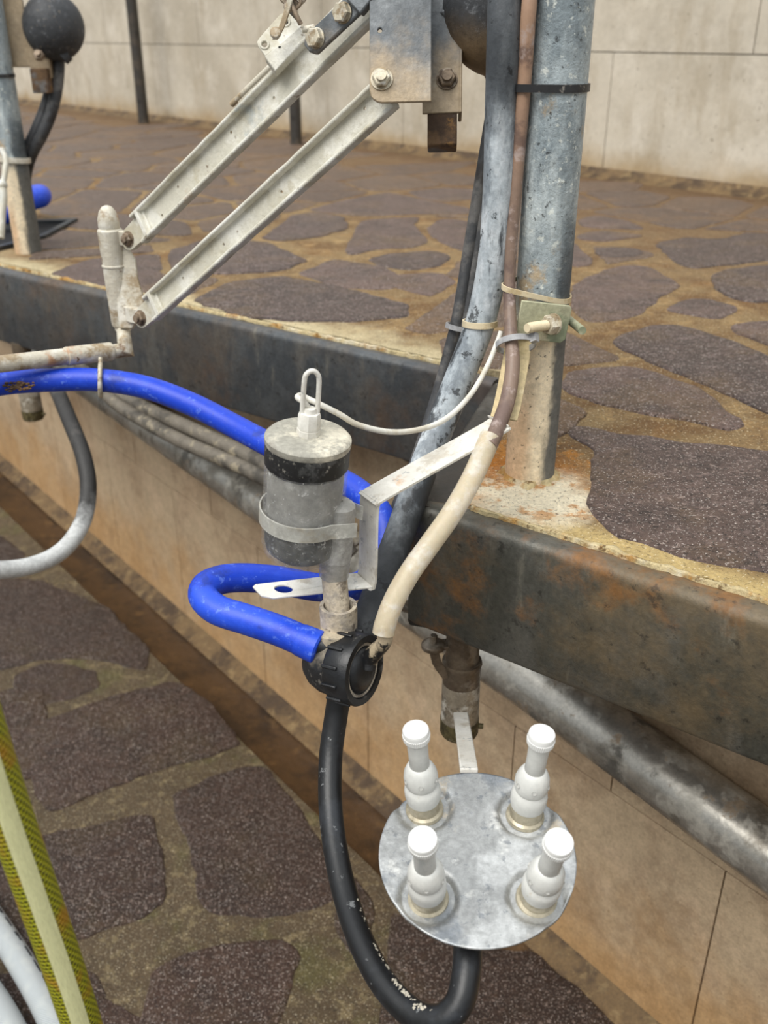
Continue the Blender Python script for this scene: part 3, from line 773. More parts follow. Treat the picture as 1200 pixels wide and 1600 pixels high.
g = [LW*t+NW*x for t, x in ((-3, kp-GUT), (6, kp-GUT), (6, -3), (-3, -3))]
ring = [mb.bm.verts.new(V((p.x, p.y, PITZ))) for p in g]; mb.face(ring, 0)
low = [mb.bm.verts.new(v.co-V((0, 0, .05))) for v in ring]
for i in range(4): mb.face((ring[i], low[i], low[(i+1) % 4], ring[(i+1) % 4]), 0)
mb.face(low[::-1], 0)
mb.mi = 2
gp = [(kp-GUT, 0), (kp-GUT+.01, -.008), (kp-.06, -.010), (kp-.03, 0), (kp, 0), (kp, -.05), (kp-GUT, -.05)]
mb.rings([([LW*t+NW*x+V((0, 0, PITZ+z)) for x, z in gp], t) for t in (-3, 0, 3, 6)])
seeds = []
for i in range(3000):
    if len(seeds) > 120: break
    p = V((random.uniform(-3.5, 1.5), random.uniform(-.6, 5), 0))
    if p.dot(NW) > kp-GUT-.08 or p.dot(NW) < -1: continue
    if all((p-q).length > .3 for q in seeds): seeds.append(p)
stones(mb, pit_st, PITZ, .004, 1, rnd)
fill = crazy(seeds, pit_st, None, .036, lambda s: True)
fill = [clip(f, NW*(kp-GUT-.02), NW) for f in fill]
stones(mb, [f for f in fill if len(f) > 2], PITZ, .0035, 1, rnd)
tag(mb.build('floor_pit', [M['pit_mortar'], M['wet_porphyry'], M['gutter']], origin=(0, 0, 0)), kind='structure')

# ================================================================== THINGS
# --- posts ------------------------------------------------------------------
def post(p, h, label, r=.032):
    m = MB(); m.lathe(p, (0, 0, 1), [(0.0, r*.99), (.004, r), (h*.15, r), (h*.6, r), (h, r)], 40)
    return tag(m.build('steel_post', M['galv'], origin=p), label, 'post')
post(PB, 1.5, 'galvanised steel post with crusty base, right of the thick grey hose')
LP = on_z(45, 394)
post(LP, 1.5, 'dirty cream steel post on the platform at the left edge', .0335)
for (x, y), lab, r in (((225, 193), 'thin dark pole by the back wall, upper left', .034), ((463, 226), 'dark pole foot by the back wall seen between the two swing arms', .030)):
    p = on_z(x, y); m = MB(); m.cyl(p, p+V((0, 0, 1.2)), r, 20); m.cyl(p, p+V((0, 0, .012)), r*1.06, 20)
    tag(m.build('wall_pole', M['dark_pole'], origin=p), lab, 'pole')

# --- milk line below the platform -------------------------------------------
m = MB()
pc = WP-NW*.065
pts = [on_plane(x, y, pc, NW) for x, y in ((-40, 470), (98, 568), (413, 783), (650, 942), (900, 1112), (1100, 1256), (1330, 1425))]
m.tube(pts, .052, seg=36, n=5)
rail = m.build('milk_pipe', M['stainless'], sharp=60)
tag(rail, 'wide stainless steel pipe running along the tiled wall under the kerbs', 'pipe')

# --- drain valves --------------------------------------------------------------
def valve(x, y, d, sc, label, full):
    p = at(x, y, d)
    t = thing('drain_valve', p-V((0, 0, .2*sc)), label, 'valve', 'drain valves under the kerbs')
    r = .0265*sc
    m = MB(); m.lathe(p+V((0, 0, .06*sc)), (0, 0, -1), [(0, r*.86), (.09*sc, r*.86), (.092*sc, r*.86)], 32); m.build('pipe', M['valve_dark'], t)
    m = MB(); m.lathe(p, (0, 0, -1), [(.022*sc, r*.9), (.022*sc, r*1.02), (.026*sc, r*1.05), (.030*sc, r), (.05*sc, r), (.058*sc, r*.97), (.058*sc, r*.9)], 32); m.build('union_ring', M['valve_dark'], t)
    m = MB(); m.lathe(p, (0, 0, -1), [(.058*sc, r*.8), (.058*sc, r*.98), (.060*sc, r), (.125*sc, r), (.125*sc, r*.9)], 32); m.build('sleeve', M['valve_steel'], t)
    m = MB(); m.lathe(p, (0, 0, -1), [(.120*sc, r*.9), (.120*sc, r*1.03), (.142*sc, r*1.03), (.146*sc, r*.97), (.146*sc, r*.8), (.130*sc, r*.8)], 32); o = m.build('collar', M['brass'], t)
    for dv in ((1, -.15, 0), (-.15, -1, 0)):
        m = MB(); q = p+V((0, 0, -.132*sc))+V(dv).normalized()*r*.98; m.cyl(q, q+V(dv).normalized()*.008*sc, .004*sc, 12); m.build('screw', M['brass'], o)
    if full:
        m = MB()
        q = p+V((-.040, -.004, .004))
        m.lathe(q, (0, 0, 1), [(-.004, .012), (-.003, .0165), (.003, .0165), (.006, .012), (.006, .004)], 24)
        m.cyl(q, q+V((0, 0, .017)), .0055, 6)
        m.bar(q, p+V((-.015, 0, .004)), (0, 1, 0), .02, .006)
        m.strip([q+V((-.006, -.012, -.004)), q+V((-.002, -.014, -.02)), q+V((.006, -.014, -.034)), q+V((.013, -.014, -.045))], V((.012, .006, 0)), .003)
        m.build('clamp', M['valve_dark'], t, bevel=.0008)
    return t
valve(723, 1010, 1.30, 1, 'short steel drain valve under the near kerb, behind the wash plate', True)
valve(38, 570, 2.45, 1, 'short steel drain valve under the far kerb at the left edge', False)

# --- dark hoses along the milk line ------------------------------------------
def hose(name, pts, r, mt, label, cat='hose', group=None, seg=18, n=6, origin=None):
    m = MB(); m.tube(path(pts), r, seg=seg, n=n)
    o = m.build(name, mt, sharp=60, origin=origin)
    return tag(o, label, cat, group)
hose('rubber_hose', [(120, 545, 2.32), (165, 600, 2.26), (215, 632, 2.2), (280, 662, 2.1), (350, 694, 2.0), (420, 728, 1.9), (490, 775, 1.82), (560, 850, 1.8)], .0165, M['dusty_rubber'], 'upper of two dusty dark hoses resting along the wide pipe')
hose('rubber_hose', [(120, 560, 2.30), (172, 622, 2.22), (220, 655, 2.15), (285, 690, 2.05), (350, 718, 1.97), (420, 751, 1.88), (490, 800, 1.80), (550, 868, 1.78)], .0155, M['dusty_rubber'], 'lower of two dusty dark hoses resting along the wide pipe')
hose('rubber_hose', [(60, 560, 2.3), (84, 600, 2.15), (108, 655, 2.02), (130, 712, 1.95), (138, 765, 1.92), (128, 818, 1.88), (95, 862, 1.83), (40, 886, 1.78), (-30, 890, 1.72), (-90, 880, 1.68), (-180, 850, 1.62), (-300, 800, 1.5)], .0165, M['loop_rubber'], 'dark hose curling down in a loop at the left edge, pale at its end')

# --- swing arm ---------------------------------------------------------------
PL_D = 1.085
arm = thing('swing_arm', at(190, 545, 1.42), 'whitened metal double swing arm with grey end plate, sloping down to the left', 'swing arm')
tocam = cdir(0, 0.05, 1)
def channel(name, p0, p1, wid, dep, holes):
    d = (p1-p0).normalized(); n = (tocam-d*tocam.dot(d)).normalized(); v = n.cross(d).normalized()
    L = (p1-p0).length
    m = MB()
    m.plate([(0, -wid/2), (L, -wid/2), (L, wid/2), (0, wid/2)], [(L*h, wid*k, .0021) for h, k in holes], p0-n*.002, d, v, .003)
    web = m.build(name, M['white_metal'], arm)
    for s in (-1, 1):
        m = MB(); c0 = p0+v*(s*wid/2)+n*dep*.45; c1 = p1+v*(s*wid/2)+n*dep*.45
        k = 24
        pts = [c0+(c1-c0)*(i/k)+v*noise.noise((c0+(c1-c0)*(i/k))*60)*.0008 for i in range(k+1)]
        rings = []
        for i, p in enumerate(pts):
            q = [p+n*(dep*.5*a)+v*(.0028*b) for a, b in ((-1, -1), (.75, -1), (1, -.5), (1, .5), (.75, 1), (-1, 1))]
            rings.append((q, i))
        m.rings(rings)
        m.build('flange', M['white_metal'], web, sharp=60)
    return web, d, n, v
U0, U1 = at(221, 358, 1.405), at(592, -8, PL_D+.012)
L0, L1 = at(240, 482, 1.405), at(612, 144, PL_D+.012)
uw, ud, un, uv_ = channel('upper_arm', U0, U1, .040, .013, [(.2, .15), (.45, .2), (.62, 0), (.1, -.2)])
lw, ld, ln, lv = channel('lower_arm', L0, L1, .035, .013, [(.16, .1), (.35, 0), (.6, 0), (.92, .2)])
def lug(q0, d, n, v, w_):
    m = MB(); c = q0-d*.028
    out = [(.050, -w_/2), (.050, w_/2)]
    for k in range(13):
        a = math.pi/2+math.pi*k/12; out.append((math.cos(a)*w_*.44, math.sin(a)*w_*.44))
    m.plate(out[::-1], [], c-n*.004, d, v, .009)
    m.box(c+d*.043+n*.006, d, v, n, .006, w_*1.12, .014)
    o = m.build('lug', M['white_metal'], arm, bevel=.0012)
    m = MB(); m.lathe(c+n*.004, n, [(0, .0118), (.002, .0118), (.002, .010)], 24); m.hexnut(c+n*.006, n, .0098, .006); m.cyl(c+n*.006, c+n*.0155, .0055, 14)
    m.build('pivot_bolt', M['brown_bolt'], arm)
    return c
uc = lug(U0, ud, un, uv_, .036)
lc = lug(L0, ld, ln, lv, .033)
# end plate with its bolts, folded side plate, tube stub and dome
pr_, pu = cdir(1, 0, .06), cdir(0, 1, .06)
po = at(578, 163, PL_D); k = PL_D/FPX
W_, Hh = 96*k, 260*k
out = [(.014, 0)] + [(W_, .0)] + [(W_, Hh), (0, Hh)] + [(.014-.014*math.cos(a), .014-.014*math.sin(a)) for a in (0, .4, .8, 1.2)]
m = MB(); m.plate(out, [(16*k, 109*k, .0026)], po, pr_, pu, .005)
pl = m.build('end_plate', M['grey_plate'], arm, bevel=.001)
m = MB()
k2 = (PL_D+.05)/FPX; o2 = at(660, 163, PL_D+.05)
m.plate([(0, -16*k2), (58*k2, -16*k2), (58*k2, Hh), (0, Hh)], [], o2, pr_, pu, .0045)
m.box(o2+pr_*(59*k2)+pu*(Hh/2-8*k2)-pr_.cross(pu)*.012, pr_, pu, pr_.cross(pu), .004, Hh+16*k, .034)
m.build('side_plate', M['grey_plate'], arm, bevel=.001)
m = MB(); m.box(o2+pr_*(31*k2)-pu*(24*k2)-pr_.cross(pu)*.012, pr_, pu, pr_.cross(pu), 46*k2, 80*k2, .030)
m.build('tube_stub', M['brown_steel'], arm, bevel=.002)
nn_ = pr_.cross(pu)
for x, y in ((597, 128), (698, 128)):
    q = po+pr_*((x-578)*k)+pu*((163-y)*k)+nn_*.005
    if x > 650: q = o2+pr_*(38*k2)+pu*(35*k2)+nn_*.0045
    m = MB(); m.lathe(q, nn_, [(0, .0125), (.002, .0125), (.002, .011)], 24); m.hexnut(q+nn_*.002, nn_, .0105, .007); m.cyl(q+nn_*.002, q+nn_*.014, .006, 16)
    m.build('plate_bolt', M['bolt'] if x < 650 else M['brown_bolt'], pl)
DC = at(786, 14, 1.135)
m = MB(); m.ball(DC, .0735, (1, 1, 1.02)); m.lathe(DC+V((0, 0, -.0735)), (0, 0, 1), [(-.004, .016), (.006, .022)], 24)
m.build('dome', M['dome_dusty'], arm)
m = MB(); m.bar(DC-V((.03, -.02, 0)), o2+pr_*(40*k)+pu*(120*k)-nn_*.02, (0, 0, 1), .06, .03); m.build('dome_bracket', M['grey_plate'], arm, bevel=.002)
# grey splice plate with two hexagon bolts on the upper arm
sp0 = at(492, 72, 1.130)+un*.002
sp1 = at(560, 8, 1.095)+un*.002
d = (sp1-sp0).normalized(); v = un.cross(d).normalized()
m = MB(); Lh = (sp1-sp0).length+.012
m.plate([(-.006, -.006), (0, -.0135), (Lh, -.0135), (Lh+.004, -.004), (Lh, .0135), (-.001, .0135), (-.008, .006)], [], sp0, d, v, .007)
spl = m.build('splice_plate', M['grey_plate'], arm, bevel=.002)
for x, y in ((502, 66), (542, 24)):
    t_ = ((x-492)*d.dot(RT) + 0)
    q = sp0+d*((.011 if x < 520 else .011+math.hypot(40, 42)*1.11/FPX))+un*.007
    m = MB(); m.lathe(q, un, [(0, .0118), (.0015, .0118), (.0015, .010)], 20); m.hexnut(q+un*.0015, un, .0112, .008); m.build('plate_bolt', M['bolt'], spl)
m = MB(); q = at(580, 0, 1.085); m.bar(at(556, 12, 1.09)+un*.004, at(605, -50, 1.07)+un*.004, v, .03, .012); m.build('hook_plate', M['grey_plate'], arm, bevel=.002)
# bracket and rod on top of the upper arm
bd = ud; bv = uv_ if uv_.dot(UP) > 0 else -uv_
q0, e1 = at(362, 163, 1.31), at(440, 88, 1.245)
m = MB(); m.tube([q0, (q0+e1)/2, e1], .0042, 12); m.bar(q0+bd*.012-bv*.009, e1-bv*.009, bv, .016, .003)
m.build('guide_strip', M['rusty_white'], arm)
BD = 1.172; kb_ = BD/FPX
m = MB(); m.prism(path([(413, 88, BD), (468, 41, BD-.012), (480, 58, BD-.012), (430, 112, BD)]), FW*.016)
hb = m.build('stop_block', M['white_metal'], arm, bevel=.0015)
m = MB(); m.cyl(at(437, 73, BD-.004), at(437, 73, BD-.007)+FW*.003, .0018, 10); m.build('rivet', M['hole'], hb)
ob = at(412, 88, BD+.006); eu = (RT - FW*.02).normalized(); evv = UP
pxy = lambda x, y: ((x-412)*kb_, (88-y)*kb_)
m = MB(); m.plate([pxy(*q) for q in ((415, 90), (472, 44), (466, 37), (452, 22), (446, 21), (438, 25), (405, 62), (402, 68), (404, 74))], [(*pxy(414, 72), 4.2*kb_), (*pxy(447, 37), 4.2*kb_)], ob, eu, evv, .0035)
ep = m.build('eye_plate', M['white_metal'], arm, bevel=.0006)
for hx, hy in ((414, 72), (447, 37)):
    m = MB(); a_, b_ = pxy(hx, hy); c = ob+eu*a_+evv*b_-FW*.0035
    m.tube([c+(eu*math.cos(t*math.pi/8)+evv*math.sin(t*math.pi/8))*.0050 for t in range(16)], .0016, 8, closed=True, n=2); m.build('eyelet', M['white_metal'], ep)
m = MB(); c = at(472, 47, 1.15); m.tube([c, at(492, 43, 1.15)], .004, 10); m.build('pin', M['rusty_white'], arm)
# vertical knuckle, elbow, level tube
kt, kb = at(171, 357, 1.43), at(194, 513, 1.48)
kb = kt + V((0, 0, -(kt-kb).length)) + RT*.002
m = MB(); Lk = (kt-kb).length
m.lathe(kb, kt-kb, [(0, .0145), (.004, .0165), (Lk*.25, .0172), (Lk*.6, .0178), (Lk-.002, .0185), (Lk, .016)], 28)
kx = (uc-kt); 
gpl = path([(172, 362, 1.432), (186, 364, 1.432), (211, 404, 1.443), (214, 432, 1.45), (224, 464, 1.458), (223, 490, 1.465), (206, 513, 1.472), (186, 512, 1.472)])
m.prism(gpl, FW*.008)
kn = m.build('knuckle', M['rusty_white'], arm, bevel=.001, sharp=30)
m = MB()
m.bar(kt+V((0, 0, -.012)), uc-un*.006, (0, 0, 1), .022, .012); m.build('pivot_ear', M['rusty_white'], kn, bevel=.002)
m = MB(); m.bar(kb+V((0, 0, .022)), lc-ln*.006, (0, 0, 1), .024, .012); m.build('pivot_ear', M['rusty_white'], kn, bevel=.002)
m = MB()
m.lathe(kb+(kt-kb)*.62, (0, 0, 1), [(0, .0182), (.001, .0192), (.003, .0192), (.004, .0182)], 28)
m.build('weld_band', M['rusty_white'], kn)
m = MB(); m.lathe(kt, kt-kb, [(-.002, .0145), (.003, .0160), (.014, .0155), (.024, .0125), (.031, .0075), (.033, .003)], 24); m.build('end_cap', M['rusty_white'], arm)
el = kb+V((.001, 0, -.026))
m = MB(); m.lathe(kb, (0, 0, -1), [(-.002, .0125), (.006, .0125), (.008, .0105), (.012, .0105)], 20)
e2 = at(165, 550, 1.46)
sl0 = e2; sl1 = at(103, 557, 1.42); tb1 = at(-420, 617, 1.15)
ec = at(196, 547, 1.475); m.tube([kb+V((0, 0, -.004)), ec+V((0, 0, .012)), ec+V((.001, 0, -.001)), ec+(e2-ec)*.35, e2], [.0105, .0108, .0145, .0108, .0105], 20, smooth=False)
m.build('elbow', M['rusty_white'], arm)
m = MB(); m.cyl(sl0+(sl0-sl1)*.15, sl1, .0140, 24); o = m.build('sleeve', M['rusty_white'], arm, bevel=.001)
m = MB(); q = (sl0+sl1*2)/3+cdir(0, -.5, .8)*.013; m.cyl(q, q+cdir(0, -.5, .8)*.004, .0045, 6); m.build('set_screw', M['brown_steel'], o)
m = MB(); m.cyl(sl1+(sl0-sl1)*.1, tb1, .0122, 24); m.build('level_tube', M['rusty_white'], arm)
m = MB(); hc = at(157, 594, 1.425); hx = cdir(.25, .0, 1)
pts = []
for i in range(16):
    a = 2*math.pi*i/16
    pts.append(hc+hx*(.0205*math.cos(a))+UP*(.0235*math.sin(a)))
m.tube(pts, .0034, 10, closed=True, n=3)
m.cyl(hc+UP*.020, hc+UP*.034, .0034, 10)
m.build('hanger_ring', M['bolt'], arm)

# --- chain and snap hook above the stop block -----------------------------------
ch = thing('chain_clip', at(448, 40, 1.14), 'metal chain with spring clip hooked to the top of the swing arm', 'chain')
m = MB()
cpts = [at(425, 62, 1.146), at(436, 40, 1.14), at(446, 8, 1.135), at(452, -14, 1.13)]
m.strip([p for p in smooth_path(cpts, 4)], RT*.007, .004); m.lathe(at(431, 53, 1.146), -FW, [(-.002, .004), (.002, .0072), (.005, .0066), (.006, .003)], 16)
m.build('clip_lever', M['rusty_white'], ch, bevel=.001)
m = MB(); m.tube([at(455, 6, 1.14), at(462, 22, 1.14), at(470, 38, 1.143)], .003, 10); m.build('clip_gate', M['brown_bolt'], ch)
for (x, y), ax in (((458, 6), (1, .3)), ((470, -8), (.5, 1)), ((444, -10), (-.3, 1))):
    m = MB(); c = at(x, y, 1.142); a_ = cdir(ax[0], ax[1], .3); b_ = cdir(-ax[1], ax[0], .2)
    m.tube([c+a_*(.010*math.cos(t*math.pi/6))+b_*(.006*math.sin(t*math.pi/6)) for t in range(12)], .0023, 8, closed=True, n=3)
    m.build('chain_link', M['brown_bolt'], ch)

# --- left stall head --------------------------------------------------------------
hd = thing('arm_head', at(66, 140, 2.36), 'dark arm head with round black dome beside the left-edge post', 'arm head')
m = MB(); kk = 2.36/FPX; q = at(8, 105, 2.36)
m.plate([(0, 0), (44*kk, 0), (44*kk, 190*kk), (0, 190*kk)], [], q, RT, V((0, 0, 1)), .01); m.build('end_plate', M['grey_plate'], hd, bevel=.002)
m = MB(); m.box(at(63, 80, 2.35), RT, (0, 1, 0), (0, 0, 1), .05, .04, .12); m.build('side_plate', M['grey_plate'], hd, bevel=.002)
m = MB(); m.box(at(66, 126, 2.36), RT, (0, 1, 0), (0, 0, 1), .042, .04, .055); m.build('tube_stub', M['brown_steel'], hd, bevel=.002)
m = MB(); m.ball(at(84, 42, 2.33), .073, (1, 1, 1.04)); m.cyl(at(96, 90, 2.34), at(104, 82, 2.34), .02, 16); m.build('dome', M['dome'], hd)
m = MB(); q = at(62, 88, 2.31); m.hexnut(q, tocam, .013, .01); m.cyl(q, q+tocam*.018, .007, 12); m.build('plate_bolt', M['brown_bolt'], hd)
hose('rubber_hose', [(84, 60, 2.38), (82, 120, 2.40), (72, 165, 2.42), (56, 205, 2.43), (40, 240, 2.46), (34, 280, 2.5), (36, 330, 2.55), (44, 375, 2.60)], .0145, M['dark_rubber'], 'left of two dark hoses running down behind the left-edge post')
hose('rubber_hose', [(92, 60, 2.36), (91, 120, 2.38), (82, 170, 2.40), (66, 210, 2.42), (48, 245, 2.46), (40, 280, 2.53), (40, 330, 2.58), (46, 370, 2.64)], .0145, M['dark_rubber'], 'right of two dark hoses running down behind the left-edge post')
def ring_on(p, axis, r, th, hgt, mt, name, label, cat='cable tie', a0=0, a1=2*math.pi, parent=None, head=None, group=None):
    p = V(p); ax = V(axis).normalized(); u, v = frame(ax); m = MB(); k = 36; rings = []
    full = a1-a0 > 6.2
    for i in range(k if full else k+1):
        a = a0+(a1-a0)*i/k; dv = u*math.cos(a)+v*math.sin(a)
        rings.append(([p+dv*r-ax*hgt/2, p+dv*(r+th)-ax*hgt/2, p+dv*(r+th)+ax*hgt/2, p+dv*r+ax*hgt/2], i))
    m.rings(rings, closed=full)
    if head is not None:
        hv = (V(head)-ax*V(head).dot(ax)).normalized(); m.box(p+hv*(r+.004), hv, ax, hv.cross(ax), .008, hgt*1.5, .008)
    o = m.build(name, mt, parent)
    if parent is None: tag(o, label, cat, group)
    return o
ring_on(LP+V((0, 0, .425)), (0, 0, 1), .0337, .002, .008, M['tie_black'], 'cable_tie', 'thin black cable tie high on the left-edge post')
ring_on(LP+V((0, 0, .232)), (.1, .05, 1), .0345, .007, .012, M['rusty_white'], 'pipe_clamp', 'corroded ring clamp halfway up the left-edge post', 'clamp')
m = MB(); m.tube(path([(2, 232, 2.3), (9, 250, 2.3), (7, 275, 2.3), (3, 290, 2.3)]), .007, 10); m.tube(path([(3, 290, 2.3), (5, 310, 2.3), (2, 340, 2.3), (0, 372, 2.3)]), .010, 10); m.ball(at(3, 289, 2.3), .013)
tag(m.build('snap_hook', M['white_metal']), 'small pale metal snap hook hanging at the left edge beside the post', 'hook')
hose('blue_hose', [(-40, 352, 2.75), (-5, 338, 2.75), (25, 322, 2.78), (50, 312, 2.8), (63, 308, 2.83), (62, 304, 2.9), (44, 308, 2.96), (10, 318, 3.0), (-40, 330, 3.0)], .030, M['blue_hose'], 'short bend of blue hose lying behind the left-edge post')
m = MB()
c4 = [on_z(x, y) for x, y in ((-60, 352), (122, 347), (72, 374), (-60, 408))]
cen = sum(c4, V())/4
inn = [p+(cen-p)*.16 for p in c4]
for i in range(4):
    j = (i+1) % 4
    m.prism([c4[i], c4[j], inn[j], inn[i]], V((0, 0, .012)))
m.mi = 1; m.prism([p+(cen-p)*.1 for p in c4], V((0, 0, .004)))
tag(m.build('floor_trough', [M['trough'], M['hole']], bevel=0), 'dark steel rimmed drain in the platform behind the left-edge post', 'drain')

# --- blue milk hose -----------------------------------------------------------------
bh = thing('blue_hose', at(312, 925, 1.12), 'long bright blue hose arching from the left edge and looping into the black valve', 'hose')
bp = [(-420, 780, 1.18), (-200, 664, 1.30), (-60, 616, 1.375), (0, 600, 1.40), (80, 594, 1.42), (157, 594, 1.425), (230, 606, 1.42), (300, 632, 1.40), (370, 668, 1.37), (430, 700, 1.33), (500, 735, 1.29), (560, 768, 1.25), (595, 805, 1.22), (603, 845, 1.205), (592, 885, 1.195), (560, 915, 1.18), (500, 918, 1.165), (430, 906, 1.15), (365, 903, 1.13), (326, 913, 1.11), (318, 932, 1.095), (340, 953, 1.08), (385, 968, 1.068), (435, 985, 1.058), (482, 1005, 1.05)]
m = MB(); m.tube(path(bp), .0172, 24, n=6); m.build('hose_wall', M['blue_hose'], bh, sharp=60)
m = MB()
# caked mud on the underside of the hose near the left edge
mp = path([(8, 606, 1.384), (22, 604, 1.385), (38, 603, 1.385), (54, 602, 1.387)])
for i in range(70):
    t = random.random(); i0 = min(int(t*3), 2); p = mp[i0]+(mp[i0+1]-mp[i0])*(t*3-i0)
    p = p+UP*random.gauss(0, .0035)-FW*random.uniform(-.001, .002); m.ball(p, random.uniform(.001, .0028), (1.4, .8, .8), seg=7)
o = m.build('mud_cake', M['brown_steel'], bh); o['kind'] = 'stuff'
m = MB(); e = path(bp)[-1]; e0 = path(bp)[-2]; d_ = (e-e0).normalized()
m.lathe(e-d_*.012, d_, [(0, .0172), (.003, .0180), (.024, .0190), (.026, .0165)], 28); m.build('hose_cuff', M['blue_hose'], bh)

# --- black shut-off valve --------------------------------------------------------------
VC = at(522, 1036, 1.065)
vt = thing('shutoff_valve', VC-V((0, 0, .05)), 'black plastic valve body with ribbed ring nut, below the clear canister', 'valve')
va = cdir(.84, -.12, .50)
m = MB()
m.lathe(VC, va, [(-.036, .003), (-.034, .012), (-.028, .022), (-.018, .030), (-.006, .0345), (.010, .036), (.014, .036)], 36)
m.lathe(VC+V((0.0, 0, .018)), (0, 0, 1), [(0, .020), (.014, .0175), (.024, .0165)], 28)
m.build('valve_body', M['body_limed'], vt)
m = MB(); q = path(bp)[-1]; m.cyl(q-cdir(-1, .2, 0)*.03, q+d_*-.006, .0145, 24); m.build('hose_port', M['body_black'], vt)
m = MB(); m.lathe(VC+va*.010, va, [(0, .036), (0, .0385), (.002, .0400), (.028, .0400), (.0305, .0388), (.0305, .0315), (.027, .0315)], 48)
rn_ = m.build('ring_nut', M['body_black'], vt)
u_, v_ = frame(va)
for i in range(12):
    a = 2*math.pi*i/12; dv = u_*math.cos(a)+v_*math.sin(a)
    m = MB(); m.box(VC+va*.020+dv*.0405, va, dv, va.cross(dv), .019, .004, .004); m.build('rib', M['body_black'], rn_, bevel=.001)
m = MB(); m.lathe(VC+va*.032, va, [(0, .030), (.003, .0315), (.006, .030), (.006, .027), (.004, .026), (.007, .0245), (.011, .019), (.013, .010), (.0135, .002)], 40)
m.build('cover', M['body_black'], vt)
m = MB(); m.lathe(VC+va*.0375, va, [(-.003, .0305), (.0006, .0305), (.0006, .0272), (-.003, .0272)], 40, caps=False); m.build('lime_ring', M['limed'], vt)
C2 = VC+va*.038
vw = (UP-va*UP.dot(va)).normalized()
NZ = at(602, 1000, 1.018)
m = MB(); m.tube([C2+vw*.002+va*.006, C2+vw*.014+va*.007, (C2+vw*.024+va*.008)*.5+(NZ-UP*.008)*.5, NZ, NZ+UP*.012], [.0085, .0095, .0088, .0078, .0075], 18); m.build('nozzle', M['nozzle_black'], vt)
m = MB()
CB = at(529, 962, 1.057)
m.lathe(CB, (0, 0, 1), [(-.018, .018), (-.017, .0205), (.010, .0208), (.014, .0205), (.014, .0165), (.006, .016), (-.018, .015)], 36); m.build('collar', M['limed'], vt)

# --- clear canister --------------------------------------------------------------------------
CT = at(481, 693, .985)
CBm = at(470, 868, 1.055)
ca = (CT-CBm).normalized(); ca = (V((0, 0, 1))*.9+ca*.1).normalized() if ca.z < .95 else ca
Lc = (CT-CBm).length; R_ = .0437
cn = thing('milk_canister', CBm, 'clear cylindrical canister with black top band and dark contents, in front of the far kerb', 'canister')
m = MB(); m.lathe(CBm, ca, [(0, .003), (0, .026), (.003, .036), (.010, .0415), (.020, R_), (Lc-.012, R_), (Lc-.012, R_-.002), (.020, R_-.002), (.011, .0395), (.004, .034), (.002, .003)], 56, caps=False)
m.build('shell', M['clear_plastic'], cn)
m = MB(); m.lathe(CBm, ca, [(.004, .002), (.006, .031), (.013, .0385), (.022, .0405), (Lc*.34, .0405), (Lc*.35, .039), (Lc*.35, .002)], 48, caps=False); m.build('float', M['float'], cn)
m = MB(); m.lathe(CBm, ca, [(Lc*.36, .004), (Lc*.36, .0400), (Lc-.026, .0400), (Lc-.026, .004)], 48); m.build('milky_core', M['milky_core'], cn)
m = MB(); m.lathe(CBm, ca, [(Lc-.026, .02), (Lc-.026, R_-.0025), (Lc-.022, R_+.0002), (Lc+.001, R_+.0004), (Lc+.001, .02)], 56); m.build('seal_band', M['black_ring'], cn)
m = MB(); m.lathe(CBm, ca, [(Lc, .03), (Lc, R_+.0002), (Lc+.002, R_+.001), (Lc+.007, R_+.001), (Lc+.010, R_-.002), (Lc+.0105, R_-.004), (Lc+.011, .002)], 56, caps=False); m.build('cap', M['cap_dirty'], cn)
hk = CBm+ca*(Lc+.010)
m = MB(); m.lathe(hk, ca, [(0, .0122), (.007, .0122), (.0075, .0112), (.008, .0118), (.022, .0116), (.025, .0105), (.025, .002)], 8, caps=True); m.lathe(hk+ca*.024, ca, [(0, .0075), (.006, .006), (.006, .002)], 16); hkn = m.build('hook_nut', M['bracket'], cn)
m = MB(); rr = .0078; hx = cdir(1, 0, -.3)
hp = [hk+ca*.018-hx*rr, hk+ca*.034-hx*rr, hk+ca*.052-hx*rr*.98] + [hk+ca*(.058+.012*math.sin(a))-hx*rr*math.cos(a) for a in (.5, 1.1, 1.57, 2.04, 2.64)] + [hk+ca*.052+hx*rr*.98, hk+ca*.034+hx*rr, hk+ca*.012+hx*rr]
m.tube(hp, .0026, 12, n=5); m.build('hook_loop', M['bracket'], cn)
# side channel
sx = cdir(1, .0, .18); sx = (sx-ca*sx.dot(ca)).normalized()
sb = CBm+sx*.0385
m = MB(); m.lathe(sb, ca, [(-.018, .0150), (-.018, .0165), (.004, .0165), (.005, .0175), (.066, .0175), (.072, .0165), (.076, .012), (.077, .003)], 32, caps=False); m.build('side_channel', M['clear_channel'], cn)
m = MB(); m.cyl(sb+ca*-.016, at(529, 985, 1.063), .0142, 28); m.build('outlet', M['limed'], cn)
# strap
m = MB(); k = 44; bc = CBm+ca*(Lc*.40); fr = ca.cross(sx); rings = []
ex = sx*.066
pts = []
for i in range(k+1):
    a = math.radians(40)+(2*math.pi-math.radians(80))*i/k
    pts.append(bc+(sx*math.cos(a)+fr*math.sin(a))*(R_+.0022))
pts = [bc+sx*.060+fr*.018] + pts + [bc+sx*.060-fr*.018]
rings = []
for i, p in enumerate(pts):
    o_ = ((p-bc)-ca*(p-bc).dot(ca)).normalized()*.0016
    rings.append(([p-ca*.0085, p+o_-ca*.0085, p+o_+ca*.0085, p+ca*.0085], i))
m.rings(rings)
m.build('strap', M['band_plastic'], cn, sharp=60)

